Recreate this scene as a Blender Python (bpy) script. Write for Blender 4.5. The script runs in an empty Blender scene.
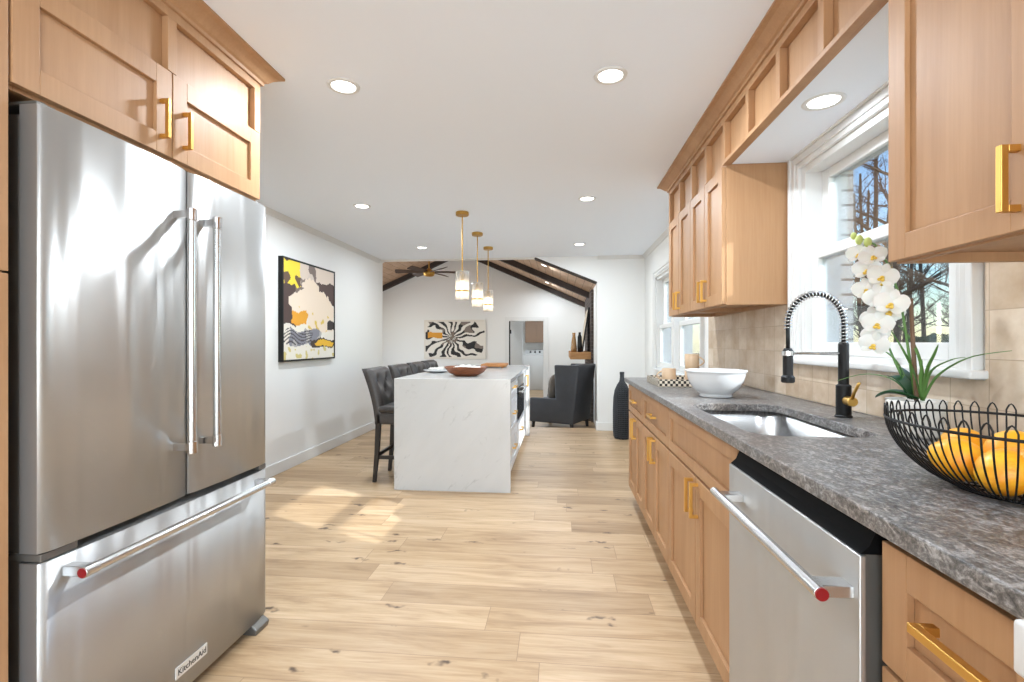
import bpy, bmesh, math, random
from mathutils import Vector, Matrix, noise

C = bpy.context.scene.collection
SC = bpy.context.scene
PI = math.pi

# ------------------------------------------------------------------ camera
cam_d = bpy.data.cameras.new('camera')
cam = bpy.data.objects.new('camera', cam_d)
C.objects.link(cam)
cam.location = (0, 0, 1.175)
cam.rotation_euler = (PI / 2, 0, math.atan(48 / 490))
cam_d.sensor_width = 36
cam_d.lens = 36 * 490 / 1024
cam_d.shift_y = 1.5 / 1024
cam_d.clip_start = 0.02
SC.camera = cam

# ------------------------------------------------------------------ world, sun, exposure
W = bpy.data.worlds.new('world')
SC.world = W
W.use_nodes = True
wn = W.node_tree.nodes
wl = W.node_tree.links
bg = wn['Background']
sky = wn.new('ShaderNodeTexSky')
sky.sky_type = 'NISHITA'
sky.sun_disc = False
sky.sun_elevation = math.radians(28)
sky.sun_rotation = math.radians(117)
sky.air_density = 1.3
sky.dust_density = 0.2
tint = wn.new('ShaderNodeMix')
tint.data_type, tint.blend_type = 'RGBA', 'MULTIPLY'
tint.inputs[0].default_value = 1
tint.inputs[7].default_value = (0.74, 0.90, 1.12, 1)
wl.new(sky.outputs[0], tint.inputs[6])
wl.new(tint.outputs[2], bg.inputs[0])
bg.inputs[1].default_value = 0.50

sun_d = bpy.data.lights.new('sun', 'SUN')
sun_d.energy = 5.5
sun_d.angle = math.radians(0.8)
sun_d.color = (0.96, 0.98, 1)
sun = bpy.data.objects.new('sun', sun_d)
C.objects.link(sun)
sun.location = (8, -4, 6)
sun.rotation_euler = Vector((-1, 0.5, -0.595)).to_track_quat('-Z', 'Y').to_euler()


def area(name, loc, direction, sx, sy, power, col=(1, 1, 1)):
    d = bpy.data.lights.new(name, 'AREA')
    d.shape = 'RECTANGLE'
    d.size, d.size_y, d.energy, d.color = sx, sy, power, col
    o = bpy.data.objects.new(name, d)
    C.objects.link(o)
    o.location = loc
    o.rotation_euler = Vector(direction).to_track_quat('-Z', 'Z').to_euler()
    return o


area('fill_behind_camera', (-0.2, -2.35, 1.15), (0, 1, 0), 2.2, 2.0, 85, (0.84, 0.92, 1))  # unseen fill lamp added behind the camera to brighten the kitchen
area('fill_living_left', (-5.2, 9.6, 1.4), (1, 0, 0), 3.2, 1.8, 75, (0.86, 0.93, 1))  # unseen fill lamp added at the left side of the living room

SC.view_settings.view_transform = 'Standard'
SC.view_settings.look = 'None'
SC.view_settings.exposure = 0.30
SC.view_settings.gamma = 1
SC.view_settings.use_curve_mapping = False
SC.cycles.use_denoising = True
SC.cycles.max_bounces = 12
SC.cycles.diffuse_bounces = 6
SC.cycles.glossy_bounces = 5
SC.cycles.transparent_max_bounces = 16
SC.cycles.sample_clamp_indirect = 6


# ------------------------------------------------------------------ materials
def lin(r, g, b):
    f = lambda c: (c / 255 / 12.92) if c <= 10 else ((c / 255 + 0.055) / 1.055) ** 2.4
    return (f(r), f(g), f(b), 1)


def mat(name, col, rough=0.5, metal=0.0, **kw):
    m = bpy.data.materials.new(name)
    m.use_nodes = True
    b = m.node_tree.nodes['Principled BSDF']
    b.inputs['Base Color'].default_value = col
    b.inputs['Roughness'].default_value = rough
    b.inputs['Metallic'].default_value = metal
    for k, v in kw.items():
        b.inputs[k.replace('_', ' ')].default_value = v
    return m


def nd(m, t, **kw):
    n = m.node_tree.nodes.new(t)
    for k, v in kw.items():
        setattr(n, k, v)
    return n


def lk(m, a, b):
    m.node_tree.links.new(a, b)


def bsdf(m):
    return m.node_tree.nodes['Principled BSDF']


def coords(m, scale=(1, 1, 1), swiz=None, rot=(0, 0, 0)):
    g = nd(m, 'ShaderNodeNewGeometry')
    src = g.outputs['Position']
    if swiz:
        s = nd(m, 'ShaderNodeSeparateXYZ')
        lk(m, src, s.inputs[0])
        c = nd(m, 'ShaderNodeCombineXYZ')
        for i, a in enumerate(swiz):
            lk(m, s.outputs['XYZ'.index(a)], c.inputs[i])
        src = c.outputs[0]
    mp = nd(m, 'ShaderNodeMapping')
    mp.inputs['Scale'].default_value = scale
    mp.inputs['Rotation'].default_value = rot
    lk(m, src, mp.inputs[0])
    return mp.outputs[0]


def ramp(m, fac, stops):
    r = nd(m, 'ShaderNodeValToRGB')
    e = r.color_ramp.elements
    while len(e) < len(stops):
        e.new(0.5)
    for i, (p, c) in enumerate(stops):
        e[i].position = p
        e[i].color = c
    lk(m, fac, r.inputs[0])
    return r.outputs[0]


def noise_tex(m, vec, scale, detail=4, rough=0.55, dist=0.0):
    n = nd(m, 'ShaderNodeTexNoise')
    n.inputs['Scale'].default_value = scale
    n.inputs['Detail'].default_value = detail
    n.inputs['Roughness'].default_value = rough
    n.inputs['Distortion'].default_value = dist
    lk(m, vec, n.inputs['Vector'])
    return n.outputs[0]


def mix(m, fac, a, b, mode='MIX'):
    x = nd(m, 'ShaderNodeMix', data_type='RGBA', blend_type=mode)
    for s, v in ((x.inputs[0], fac), (x.inputs[6], a), (x.inputs[7], b)):
        if isinstance(v, (int, float)):
            s.default_value = v
        elif isinstance(v, tuple):
            s.default_value = v
        else:
            lk(m, v, s)
    return x.outputs[2]


def bump(m, h, strength=0.2, dist=0.01):
    b = nd(m, 'ShaderNodeBump')
    b.inputs['Strength'].default_value = strength
    b.inputs['Distance'].default_value = dist
    lk(m, h, b.inputs['Height'])
    lk(m, b.outputs[0], bsdf(m).inputs['Normal'])


def m_wood(name, a, b, scale=(1, 1, 1), f=9, rough=0.38):
    m = mat(name, a, rough)
    v = coords(m, scale)
    n = noise_tex(m, v, f, 6, 0.6, 0.6)
    v2 = coords(m, (scale[0] * 6, scale[1] * 6, scale[2] * 2))
    n2 = noise_tex(m, v2, f * 2, 3, 0.6)
    c = ramp(m, n, [(0.3, b), (0.7, a)])
    c = mix(m, 0.25, c, ramp(m, n2, [(0.35, b), (0.65, a)]))
    lk(m, c, bsdf(m).inputs['Base Color'])
    return m


MAT = {}
MAT['cab'] = m_wood('honey_maple', lin(180, 141, 104), lin(161, 120, 84), (1, 1, 0.12), 9, 0.5)
bsdf(MAT['cab']).inputs['Specular IOR Level'].default_value = 0.3
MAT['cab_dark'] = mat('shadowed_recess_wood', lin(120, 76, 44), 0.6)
MAT['paint'] = mat('wall_paint', lin(230, 230, 228), 0.55)
MAT['ceil'] = mat('ceiling_paint', lin(236, 242, 250), 0.7)
MAT['trim'] = mat('white_trim_paint', lin(220, 220, 218), 0.4)
MAT['gold'] = mat('brushed_gold', lin(222, 178, 98), 0.34, 1.0)
MAT['brass'] = mat('aged_brass', lin(190, 150, 80), 0.35, 1.0)
MAT['black'] = mat('black_metal', lin(15, 15, 16), 0.5, 0.0, Specular_IOR_Level=0.35)
MAT['panelblack'] = mat('matt_black_panel', lin(9, 9, 10), 0.6, 0.0, Specular_IOR_Level=0.08)
MAT['blackgloss'] = mat('black_gloss', lin(12, 12, 13), 0.12)
MAT['dark'] = mat('dark_void', lin(30, 29, 28), 0.8)
MAT['chrome'] = mat('chrome', lin(215, 215, 215), 0.12, 1.0)
MAT['red'] = mat('red_enamel', lin(122, 10, 18), 0.35)
MAT['white'] = mat('white_ceramic', lin(208, 208, 208), 0.16)
MAT['potwhite'] = mat('matt_white_pot', lin(222, 219, 212), 0.5)
MAT['sidegrey'] = mat('grey_side_panel', lin(112, 109, 104), 0.4, 0.6)
MAT['whiteapp'] = mat('white_enamel', lin(206, 206, 205), 0.3)
MAT['beam'] = m_wood('dark_stained_beam', lin(66, 54, 48), lin(38, 30, 27), (1, 1, 1), 6, 0.7)
MAT['blade'] = m_wood('walnut_blade', lin(84, 64, 54), lin(58, 43, 36), (1, 1, 1), 6, 0.5)
MAT['bowlwood'] = m_wood('carved_bowl_wood', lin(150, 86, 48), lin(86, 44, 22), (1, 1, 3), 14, 0.4)
MAT['board'] = m_wood('honey_board', lin(190, 130, 72), lin(160, 102, 52), (1, 5, 1), 6, 0.5)
MAT['mantel'] = m_wood('mantel_oak', lin(190, 142, 90), lin(160, 112, 66), (1, 1, 6), 5, 0.6)
MAT['plumb'] = mat('grey_ash_cabinet', lin(140, 112, 90), 0.5)
MAT['legwood'] = mat('black_stained_leg', lin(40, 36, 35), 0.4)
MAT['cream'] = mat('oat_stoneware', lin(196, 168, 138), 0.5)
MAT['creamrim'] = mat('cream_lattice', lin(214, 200, 178), 0.6)
MAT['leaf'] = mat('glossy_leaf', lin(34, 78, 40), 0.3)
MAT['grass'] = mat('grass_blade_green', lin(88, 128, 62), 0.45)
MAT['stake'] = mat('bamboo_stake', lin(112, 84, 60), 0.6)
MAT['petal'] = mat('orchid_petal', lin(226, 224, 220), 0.5, Subsurface_Weight=0.15)
MAT['lip'] = mat('orchid_lip', lin(226, 190, 80), 0.5)
MAT['bud'] = mat('orchid_bud', lin(190, 205, 120), 0.5)
MAT['soil'] = mat('bark_mix', lin(70, 52, 38), 0.9)
MAT['linen'] = mat('white_linen', lin(214, 212, 206), 0.8)
MAT['pillow'] = mat('patterned_pillow', lin(120, 112, 104), 0.9)
MAT['amber'] = mat('amber_glass_vase', lin(150, 112, 70), 0.15)
MAT['label_grey'] = mat('badge_plate', lin(225, 225, 222), 0.3, 0.4)
MAT['ink'] = mat('badge_ink', lin(40, 40, 42), 0.5)


def emit(name, col, strength):
    m = mat(name, (0, 0, 0, 1), 0.5)
    b = bsdf(m)
    b.inputs['Emission Color'].default_value = col
    b.inputs['Emission Strength'].default_value = strength
    return m


MAT['lens'] = emit('led_lens', (1, 0.97, 0.92, 1), 6)
MAT['bulb'] = emit('warm_bulb', (1, 0.8, 0.55, 1), 9)


def glass(name, tint=(1, 1, 1, 1), gl=0.12, rough=0.0, white=0.0):
    m = bpy.data.materials.new(name)
    m.use_nodes = True
    nt = m.node_tree
    nt.nodes.clear()
    out = nt.nodes.new('ShaderNodeOutputMaterial')
    tr = nt.nodes.new('ShaderNodeBsdfTransparent')
    tr.inputs[0].default_value = tint
    gs = nt.nodes.new('ShaderNodeBsdfGlossy')
    gs.inputs['Roughness'].default_value = rough
    mx = nt.nodes.new('ShaderNodeMixShader')
    fr = nt.nodes.new('ShaderNodeFresnel')
    fr.inputs[0].default_value = 1.35
    mm = nt.nodes.new('ShaderNodeMath')
    mm.operation = 'MULTIPLY_ADD'
    mm.inputs[1].default_value = 0.8
    mm.inputs[2].default_value = gl
    nt.links.new(fr.outputs[0], mm.inputs[0])
    nt.links.new(mm.outputs[0], mx.inputs[0])
    nt.links.new(tr.outputs[0], mx.inputs[1])
    nt.links.new(gs.outputs[0], mx.inputs[2])
    last = mx
    if white:
        df = nt.nodes.new('ShaderNodeBsdfTranslucent')
        df.inputs[0].default_value = (0.9, 0.88, 0.84, 1)
        m2 = nt.nodes.new('ShaderNodeMixShader')
        m2.inputs[0].default_value = white
        nt.links.new(mx.outputs[0], m2.inputs[1])
        nt.links.new(df.outputs[0], m2.inputs[2])
        last = m2
    nt.links.new(last.outputs[0], out.inputs[0])
    return m


MAT['pane'] = glass('window_glass', (0.96, 0.98, 0.98, 1), 0.0)
MAT['ribglass'] = glass('ribbed_clear_glass', (0.97, 0.96, 0.95, 1), 0.10, 0.08, 0.27)


def m_floor():
    m = mat('oak_plank_floor', lin(205, 178, 142), 0.42)
    v = coords(m)
    sx = nd(m, 'ShaderNodeSeparateXYZ')
    lk(m, v, sx.inputs[0])
    dv = nd(m, 'ShaderNodeMath', operation='DIVIDE')
    dv.inputs[1].default_value = 0.18
    lk(m, sx.outputs[1], dv.inputs[0])
    fl_ = nd(m, 'ShaderNodeMath', operation='FLOOR')
    lk(m, dv.outputs[0], fl_.inputs[0])
    wnz = nd(m, 'ShaderNodeTexWhiteNoise', noise_dimensions='1D')
    lk(m, fl_.outputs[0], wnz.inputs['W'])
    mad = nd(m, 'ShaderNodeMath', operation='MULTIPLY_ADD')
    mad.inputs[1].default_value = 7.3
    lk(m, wnz.outputs[0], mad.inputs[0])
    lk(m, sx.outputs[0], mad.inputs[2])
    cb = nd(m, 'ShaderNodeCombineXYZ')
    lk(m, mad.outputs[0], cb.inputs[0])
    lk(m, sx.outputs[1], cb.inputs[1])
    br = nd(m, 'ShaderNodeTexBrick')
    br.offset, br.offset_frequency = 0.0, 2
    br.inputs['Color1'].default_value = (0, 0, 0, 1)
    br.inputs['Color2'].default_value = (1, 1, 1, 1)
    br.inputs['Mortar'].default_value = (0.5, 0.5, 0.5, 1)
    br.inputs['Scale'].default_value = 1
    br.inputs['Mortar Size'].default_value = 0.0012
    br.inputs['Brick Width'].default_value = 1.22
    br.inputs['Row Height'].default_value = 0.18
    lk(m, cb.outputs[0], br.inputs['Vector'])
    s = nd(m, 'ShaderNodeSeparateColor')
    lk(m, br.outputs['Color'], s.inputs[0])
    # per-plank offset of the grain
    off = nd(m, 'ShaderNodeCombineXYZ')
    mu = nd(m, 'ShaderNodeMath', operation='MULTIPLY')
    mu.inputs[1].default_value = 37
    lk(m, s.outputs[0], mu.inputs[0])
    lk(m, mu.outputs[0], off.inputs[2])
    mp = nd(m, 'ShaderNodeMapping')
    mp.inputs['Scale'].default_value = (0.9, 7, 1)
    lk(m, v, mp.inputs[0])
    ad = nd(m, 'ShaderNodeVectorMath', operation='ADD')
    lk(m, mp.outputs[0], ad.inputs[0])
    lk(m, off.outputs[0], ad.inputs[1])
    g = noise_tex(m, ad.outputs[0], 2.2, 6, 0.62, 0.7)
    mp2 = nd(m, 'ShaderNodeMapping')
    mp2.inputs['Scale'].default_value = (3, 60, 1)
    lk(m, v, mp2.inputs[0])
    ad2 = nd(m, 'ShaderNodeVectorMath', operation='ADD')
    lk(m, mp2.outputs[0], ad2.inputs[0])
    lk(m, off.outputs[0], ad2.inputs[1])
    g2 = noise_tex(m, ad2.outputs[0], 1.6, 4, 0.6)
    base = ramp(m, g, [(0.28, lin(150, 119, 86)), (0.48, lin(192, 163, 128)), (0.72, lin(215, 190, 158))])
    base = mix(m, 0.3, base, ramp(m, g2, [(0.3, lin(164, 132, 96)), (0.7, lin(218, 192, 158))]))
    tone = ramp(m, s.outputs[0], [(0.0, lin(208, 200, 190)), (0.5, lin(240, 236, 230)), (1.0, lin(255, 255, 255))])
    base = mix(m, 0.9, base, tone, 'MULTIPLY')
    # knots and dark streaks
    kv = nd(m, 'ShaderNodeMapping')
    kv.inputs['Scale'].default_value = (2.0, 5.2, 1)
    lk(m, v, kv.inputs[0])
    wob = nd(m, 'ShaderNodeVectorMath', operation='ADD')
    ns = nd(m, 'ShaderNodeTexNoise')
    ns.inputs['Scale'].default_value = 16
    lk(m, v, ns.inputs['Vector'])
    scl = nd(m, 'ShaderNodeVectorMath', operation='SCALE')
    scl.inputs['Scale'].default_value = 0.42
    lk(m, ns.outputs['Color'], scl.inputs[0])
    lk(m, kv.outputs[0], wob.inputs[0])
    lk(m, scl.outputs[0], wob.inputs[1])
    vo = nd(m, 'ShaderNodeTexVoronoi')
    vo.inputs['Scale'].default_value = 1.6
    lk(m, wob.outputs[0], vo.inputs['Vector'])
    kn = ramp(m, vo.outputs['Distance'], [(0.05, (1, 1, 1, 1)), (0.16, (0, 0, 0, 1))])
    patch = ramp(m, noise_tex(m, ad.outputs[0], 1.1, 2), [(0.40, (0, 0, 0, 1)), (0.46, (1, 1, 1, 1))])
    kn = mix(m, 1.0, kn, patch, 'MULTIPLY')
    base = mix(m, kn, base, lin(84, 62, 44))
    st = ramp(m, noise_tex(m, ad2.outputs[0], 0.55, 3, 0.5, 1.2), [(0.66, (0, 0, 0, 1)), (0.74, (0.55, 0.55, 0.55, 1))])
    base = mix(m, st, base, lin(150, 118, 86))
    base = mix(m, br.outputs['Fac'], base, lin(140, 112, 84))
    lk(m, base, bsdf(m).inputs['Base Color'])
    bump(m, g2, 0.08, 0.002)
    return m


MAT['floor'] = m_floor()


def m_quartz():
    m = mat('white_veined_quartz', lin(232, 232, 231), 0.18)
    v = coords(m, (1, 1, 1.0), None, (0.3, 0.9, 0.4))
    mp = nd(m, 'ShaderNodeMapping')
    mp.inputs['Scale'].default_value = (1, 1, 3.2)
    lk(m, v, mp.inputs[0])
    n = noise_tex(m, mp.outputs[0], 1.7, 8, 0.58, 1.1)
    c1 = ramp(m, n, [(0.475, (0, 0, 0, 1)), (0.5, (1, 1, 1, 1)), (0.525, (0, 0, 0, 1))])
    n2 = noise_tex(m, mp.outputs[0], 4.5, 6, 0.6, 0.8)
    msk = ramp(m, n2, [(0.52, (0, 0, 0, 1)), (0.74, (0.6, 0.6, 0.6, 1))])
    f = mix(m, 1.0, c1, msk, 'MULTIPLY')
    col = mix(m, f, lin(194, 193, 191), lin(132, 130, 128))
    soft = ramp(m, noise_tex(m, mp.outputs[0], 2.6, 5), [(0.4, (0, 0, 0, 1)), (0.7, (0.35, 0.35, 0.35, 1))])
    col = mix(m, soft, col, lin(182, 181, 179))
    lk(m, col, bsdf(m).inputs['Base Color'])
    return m


MAT['quartz'] = m_quartz()


def m_granite():
    m = mat('leathered_granite', lin(96, 92, 90), 0.36)
    v = coords(m)
    a = noise_tex(m, v, 130, 6, 0.75)
    vs = coords(m, (1, 0.5, 1), None, (0, 0, 0.5))
    b = noise_tex(m, vs, 64, 5, 0.72, 0.9)
    c = noise_tex(m, v, 5, 4, 0.6)
    col = ramp(m, a, [(0.34, lin(34, 33, 34)), (0.5, lin(98, 96, 95)), (0.66, lin(178, 176, 174))])
    col2 = ramp(m, b, [(0.36, lin(44, 43, 44)), (0.5, lin(104, 102, 101)), (0.62, lin(186, 185, 184))])
    col = mix(m, 0.5, col, col2)
    warm = ramp(m, c, [(0.45, lin(255, 255, 255)), (0.7, lin(240, 222, 206))])
    col = mix(m, 0.7, col, warm, 'MULTIPLY')
    lk(m, col, bsdf(m).inputs['Base Color'])
    r = nd(m, 'ShaderNodeMapRange')
    r.inputs['To Min'].default_value = 0.22
    r.inputs['To Max'].default_value = 0.5
    lk(m, b, r.inputs['Value'])
    lk(m, r.outputs[0], bsdf(m).inputs['Roughness'])
    bump(m, b, 0.25, 0.003)
    return m


MAT['granite'] = m_granite()


def m_steel(name, wave=0.34, col=lin(184, 183, 181), rough=0.40, aniso=0.8, metal=0.8):
    m = mat(name, col, rough, metal)
    b = bsdf(m)
    b.inputs['Anisotropic'].default_value = aniso
    t = nd(m, 'ShaderNodeTangent', direction_type='RADIAL', axis='Z')
    lk(m, t.outputs[0], b.inputs['Tangent'])
    b.inputs['Anisotropic Rotation'].default_value = 0.25
    n = noise_tex(m, coords(m, (3, 3, 260)), 5, 3, 0.6)
    r = nd(m, 'ShaderNodeMapRange')
    r.inputs['To Min'].default_value = rough - 0.04
    r.inputs['To Max'].default_value = rough + 0.05
    lk(m, n, r.inputs['Value'])
    lk(m, r.outputs[0], b.inputs['Roughness'])
    if wave:
        w = noise_tex(m, coords(m, (1, 5.0, 0.4)), 1.6, 1, 0.4, 0.5)
        bump(m, w, wave, 0.05)
    return m


MAT['steel'] = m_steel('brushed_stainless')
MAT['steel_bar'] = mat('satin_stainless_bar', lin(200, 200, 200), 0.24, 0.95)
MAT['steel_sink'] = mat('sink_stainless', lin(190, 190, 190), 0.26, 0.95)


def m_tile():
    m = mat('zellige_tile', lin(206, 190, 168), 0.14)
    v = coords(m, (1, 1, 1), 'YZX')
    br = nd(m, 'ShaderNodeTexBrick')
    br.offset, br.offset_frequency = 0.0, 2
    br.inputs['Color1'].default_value = (0, 0, 0, 1)
    br.inputs['Color2'].default_value = (1, 1, 1, 1)
    br.inputs['Scale'].default_value = 1
    br.inputs['Mortar Size'].default_value = 0.0016
    br.inputs['Mortar Smooth'].default_value = 0.3
    br.inputs['Brick Width'].default_value = 0.128
    br.inputs['Row Height'].default_value = 0.128
    mo = nd(m, 'ShaderNodeMapping')
    mo.inputs['Location'].default_value = (0.02, 0.021, 0)
    lk(m, v, mo.inputs[0])
    lk(m, mo.outputs[0], br.inputs['Vector'])
    n = noise_tex(m, v, 9, 4, 0.6)
    col = ramp(m, n, [(0.3, lin(204, 183, 160)), (0.55, lin(221, 204, 184)), (0.75, lin(232, 219, 203))])
    tone = ramp(m, br.outputs['Color'], [(0, lin(226, 216, 204)), (1, lin(255, 254, 252))])
    col = mix(m, 0.85, col, tone, 'MULTIPLY')
    col = mix(m, br.outputs['Fac'], col, lin(186, 166, 144))
    lk(m, col, bsdf(m).inputs['Base Color'])
    h = nd(m, 'ShaderNodeMath', operation='MULTIPLY_ADD')
    h.inputs[1].default_value = -0.5
    lk(m, br.outputs['Fac'], h.inputs[0])
    lk(m, noise_tex(m, v, 14, 2), h.inputs[2])
    bump(m, h.outputs[0], 0.35, 0.008)
    return m


MAT['tile'] = m_tile()


def m_brick(name, c1, c2, mortar, swiz, w=0.2, h=0.07):
    m = mat(name, c1, 0.8)
    v = coords(m, (1, 1, 1), swiz)
    br = nd(m, 'ShaderNodeTexBrick')
    br.inputs['Color1'].default_value = c1
    br.inputs['Color2'].default_value = c2
    br.inputs['Mortar'].default_value = mortar
    br.inputs['Scale'].default_value = 1
    br.inputs['Mortar Size'].default_value = 0.006
    br.inputs['Brick Width'].default_value = w
    br.inputs['Row Height'].default_value = h
    lk(m, v, br.inputs['Vector'])
    lk(m, br.outputs['Color'], bsdf(m).inputs['Base Color'])
    inv = nd(m, 'ShaderNodeMath', operation='SUBTRACT')
    inv.inputs[0].default_value = 1
    lk(m, br.outputs['Fac'], inv.inputs[1])
    bump(m, inv.outputs[0], 0.6, 0.01)
    return m


MAT['wbrick'] = m_brick('painted_white_brick', lin(236, 233, 228), lin(226, 222, 215), lin(150, 142, 136), 'XZY')
MAT['dbrick'] = m_brick('dark_brown_brick', lin(74, 60, 54), lin(52, 42, 38), lin(96, 86, 80), 'YZX')
MAT['siding'] = m_brick('blue_grey_siding', lin(150, 168, 188), lin(158, 174, 192), lin(96, 108, 124), 'YZX', 4.0, 0.14)


def m_plankceil():
    m = m_wood('pine_plank_ceiling', lin(206, 178, 152), lin(176, 144, 116), (1, 0.3, 1), 7, 0.6)
    c = bsdf(m).inputs['Base Color'].links[0].from_socket
    w = nd(m, 'ShaderNodeTexWave', wave_type='BANDS', bands_direction='X', wave_profile='SAW')
    w.inputs['Scale'].default_value = 2.2
    lk(m, coords(m), w.inputs['Vector'])
    seam = ramp(m, w.outputs['Fac'], [(0.0, lin(120, 96, 78)), (0.07, (1, 1, 1, 1))])
    lk(m, mix(m, 1.0, c, seam, 'MULTIPLY'), bsdf(m).inputs['Base Color'])
    return m


MAT['plankceil'] = m_plankceil()


def m_fabric(name, a, b, f=220, rough=0.75):
    m = mat(name, a, rough)
    n = noise_tex(m, coords(m), f, 3, 0.6)
    n2 = noise_tex(m, coords(m), 6, 4, 0.6)
    c = mix(m, 0.5, ramp(m, n, [(0.35, b), (0.65, a)]), ramp(m, n2, [(0.3, b), (0.7, a)]))
    lk(m, c, bsdf(m).inputs['Base Color'])
    bump(m, n, 0.15, 0.002)
    return m


MAT['leather'] = m_fabric('charcoal_leather', lin(70, 65, 63), lin(54, 50, 48), 90, 0.42)
MAT['chairfab'] = m_fabric('slate_upholstery', lin(64, 66, 72), lin(50, 52, 57), 120, 0.5)
MAT['rattan'] = m_fabric('charcoal_rattan', lin(66, 70, 76), lin(44, 47, 52), 60, 0.6)
MAT['bark'] = m_fabric('winter_bark', lin(112, 98, 88), lin(74, 63, 56), 30, 0.9)
MAT['ground'] = m_fabric('leaf_litter_ground', lin(140, 118, 88), lin(96, 98, 62), 3, 0.95)
MAT['shrub'] = m_fabric('evergreen_shrub', lin(74, 94, 58), lin(46, 66, 38), 20, 0.8)


def m_fruit():
    m = mat('yellow_orange_peel', lin(244, 176, 36), 0.38, Subsurface_Weight=0.08)
    n = noise_tex(m, coords(m), 22, 3)
    lk(m, ramp(m, n, [(0.3, lin(240, 150, 24)), (0.7, lin(250, 194, 52))]), bsdf(m).inputs['Base Color'])
    bump(m, noise_tex(m, coords(m), 320, 2), 0.08, 0.002)
    return m


MAT['fruit'] = m_fruit()


def m_checker():
    m = mat('woven_check', lin(60, 50, 42), 0.7)
    ch = nd(m, 'ShaderNodeTexChecker')
    ch.inputs['Scale'].default_value = 1
    ch.inputs['Color1'].default_value = lin(42, 34, 30)
    ch.inputs['Color2'].default_value = lin(214, 202, 182)
    lk(m, coords(m, (66, 66, 62)), ch.inputs['Vector'])
    lk(m, ch.outputs[0], bsdf(m).inputs['Base Color'])
    return m


MAT['check'] = m_checker()


def m_vcol():
    m = mat('canvas_paint', lin(220, 214, 204), 0.6)
    a = nd(m, 'ShaderNodeAttribute')
    a.attribute_name = 'Col'
    lk(m, a.outputs['Color'], bsdf(m).inputs['Base Color'])
    bump(m, noise_tex(m, coords(m), 60, 3), 0.3, 0.004)
    return m


MAT['canvas'] = m_vcol()


# ------------------------------------------------------------------ mesh helpers
def nb():
    return bmesh.new()


def box(bm, x0, x1, y0, y1, z0, z1):
    x0, x1 = min(x0, x1), max(x0, x1)
    y0, y1 = min(y0, y1), max(y0, y1)
    z0, z1 = min(z0, z1), max(z0, z1)
    v = [bm.verts.new(p) for p in ((x0, y0, z0), (x1, y0, z0), (x1, y1, z0), (x0, y1, z0),
                                   (x0, y0, z1), (x1, y0, z1), (x1, y1, z1), (x0, y1, z1))]
    for f in ((3, 2, 1, 0), (4, 5, 6, 7), (0, 1, 5, 4), (1, 2, 6, 5), (2, 3, 7, 6), (3, 0, 4, 7)):
        bm.faces.new([v[i] for i in f])
    return bm


def prism(bm, pts, axis, a, b):
    """polygon pts (2D) extruded along axis from a to b; the 2D axes are the other two in xyz order"""
    def P(p, t):
        if axis == 'x':
            return (t, p[0], p[1])
        if axis == 'y':
            return (p[0], t, p[1])
        return (p[0], p[1], t)
    A = [bm.verts.new(P(p, a)) for p in pts]
    B = [bm.verts.new(P(p, b)) for p in pts]
    n = len(pts)
    fs = [bm.faces.new(A), bm.faces.new(B[::-1])]
    for i in range(n):
        fs.append(bm.faces.new((A[i], B[i], B[(i + 1) % n], A[(i + 1) % n])))
    bmesh.ops.recalc_face_normals(bm, faces=fs)
    return bm


def lathe(bm, prof, cx, cy, n=32, rib=0.0, ribn=0):
    rings = []
    for r, z in prof:
        if r < 1e-6:
            rings.append([bm.verts.new((cx, cy, z))])
        else:
            rings.append([bm.verts.new((cx + (r + rib * math.cos(ribn * 2 * PI * k / n)) * math.cos(2 * PI * k / n),
                                        cy + (r + rib * math.cos(ribn * 2 * PI * k / n)) * math.sin(2 * PI * k / n), z)) for k in range(n)])
    fs = []
    for a, b in zip(rings, rings[1:]):
        for k in range(n):
            k2 = (k + 1) % n
            if len(a) == 1 and len(b) == 1:
                continue
            if len(a) == 1:
                fs.append(bm.faces.new((a[0], b[k2], b[k])))
            elif len(b) == 1:
                fs.append(bm.faces.new((a[k], a[k2], b[0])))
            else:
                fs.append(bm.faces.new((a[k], a[k2], b[k2], b[k])))
    bmesh.ops.recalc_face_normals(bm, faces=fs)
    return bm


def tube(bm, pts, r, n=8, closed=False):
    """round tube along pts; r a number or a list"""
    pts = [Vector(p) for p in pts]
    N = len(pts)
    R = r if isinstance(r, (list, tuple)) else [r] * N
    rings = []
    prev = None
    for i, p in enumerate(pts):
        if closed:
            t = (pts[(i + 1) % N] - pts[i - 1])
        else:
            t = pts[min(i + 1, N - 1)] - pts[max(i - 1, 0)]
        t.normalize()
        if prev is None:
            u = t.orthogonal().normalized()
        else:
            u = (prev - t * prev.dot(t))
            u = u.normalized() if u.length > 1e-6 else t.orthogonal().normalized()
        prev = u
        w = t.cross(u)
        rings.append([bm.verts.new(p + (u * math.cos(2 * PI * k / n) + w * math.sin(2 * PI * k / n)) * R[i]) for k in range(n)])
    fs = []
    rng = range(N if closed else N - 1)
    for i in rng:
        a, b = rings[i], rings[(i + 1) % N]
        off = 0
        if closed and i == N - 1:
            off = min(range(n), key=lambda s: (a[0].co - b[s].co).length)
        for k in range(n):
            fs.append(bm.faces.new((a[k], a[(k + 1) % n], b[(k + 1 + off) % n], b[(k + off) % n])))
    if not closed:
        fs.append(bm.faces.new(rings[0][::-1]))
        fs.append(bm.faces.new(rings[-1]))
    return bm


def cyl(bm, p0, p1, r, n=16):
    return tube(bm, [p0, p1], r, n)


def ellipsoid(bm, c, rx, ry, rz, u=20, v=12):
    res = bmesh.ops.create_uvsphere(bm, u_segments=u, v_segments=v, radius=1)
    for q in res['verts']:
        q.co = Vector((c[0] + q.co.x * rx, c[1] + q.co.y * ry, c[2] + q.co.z * rz))
    return bm


ORG = {}


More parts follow.
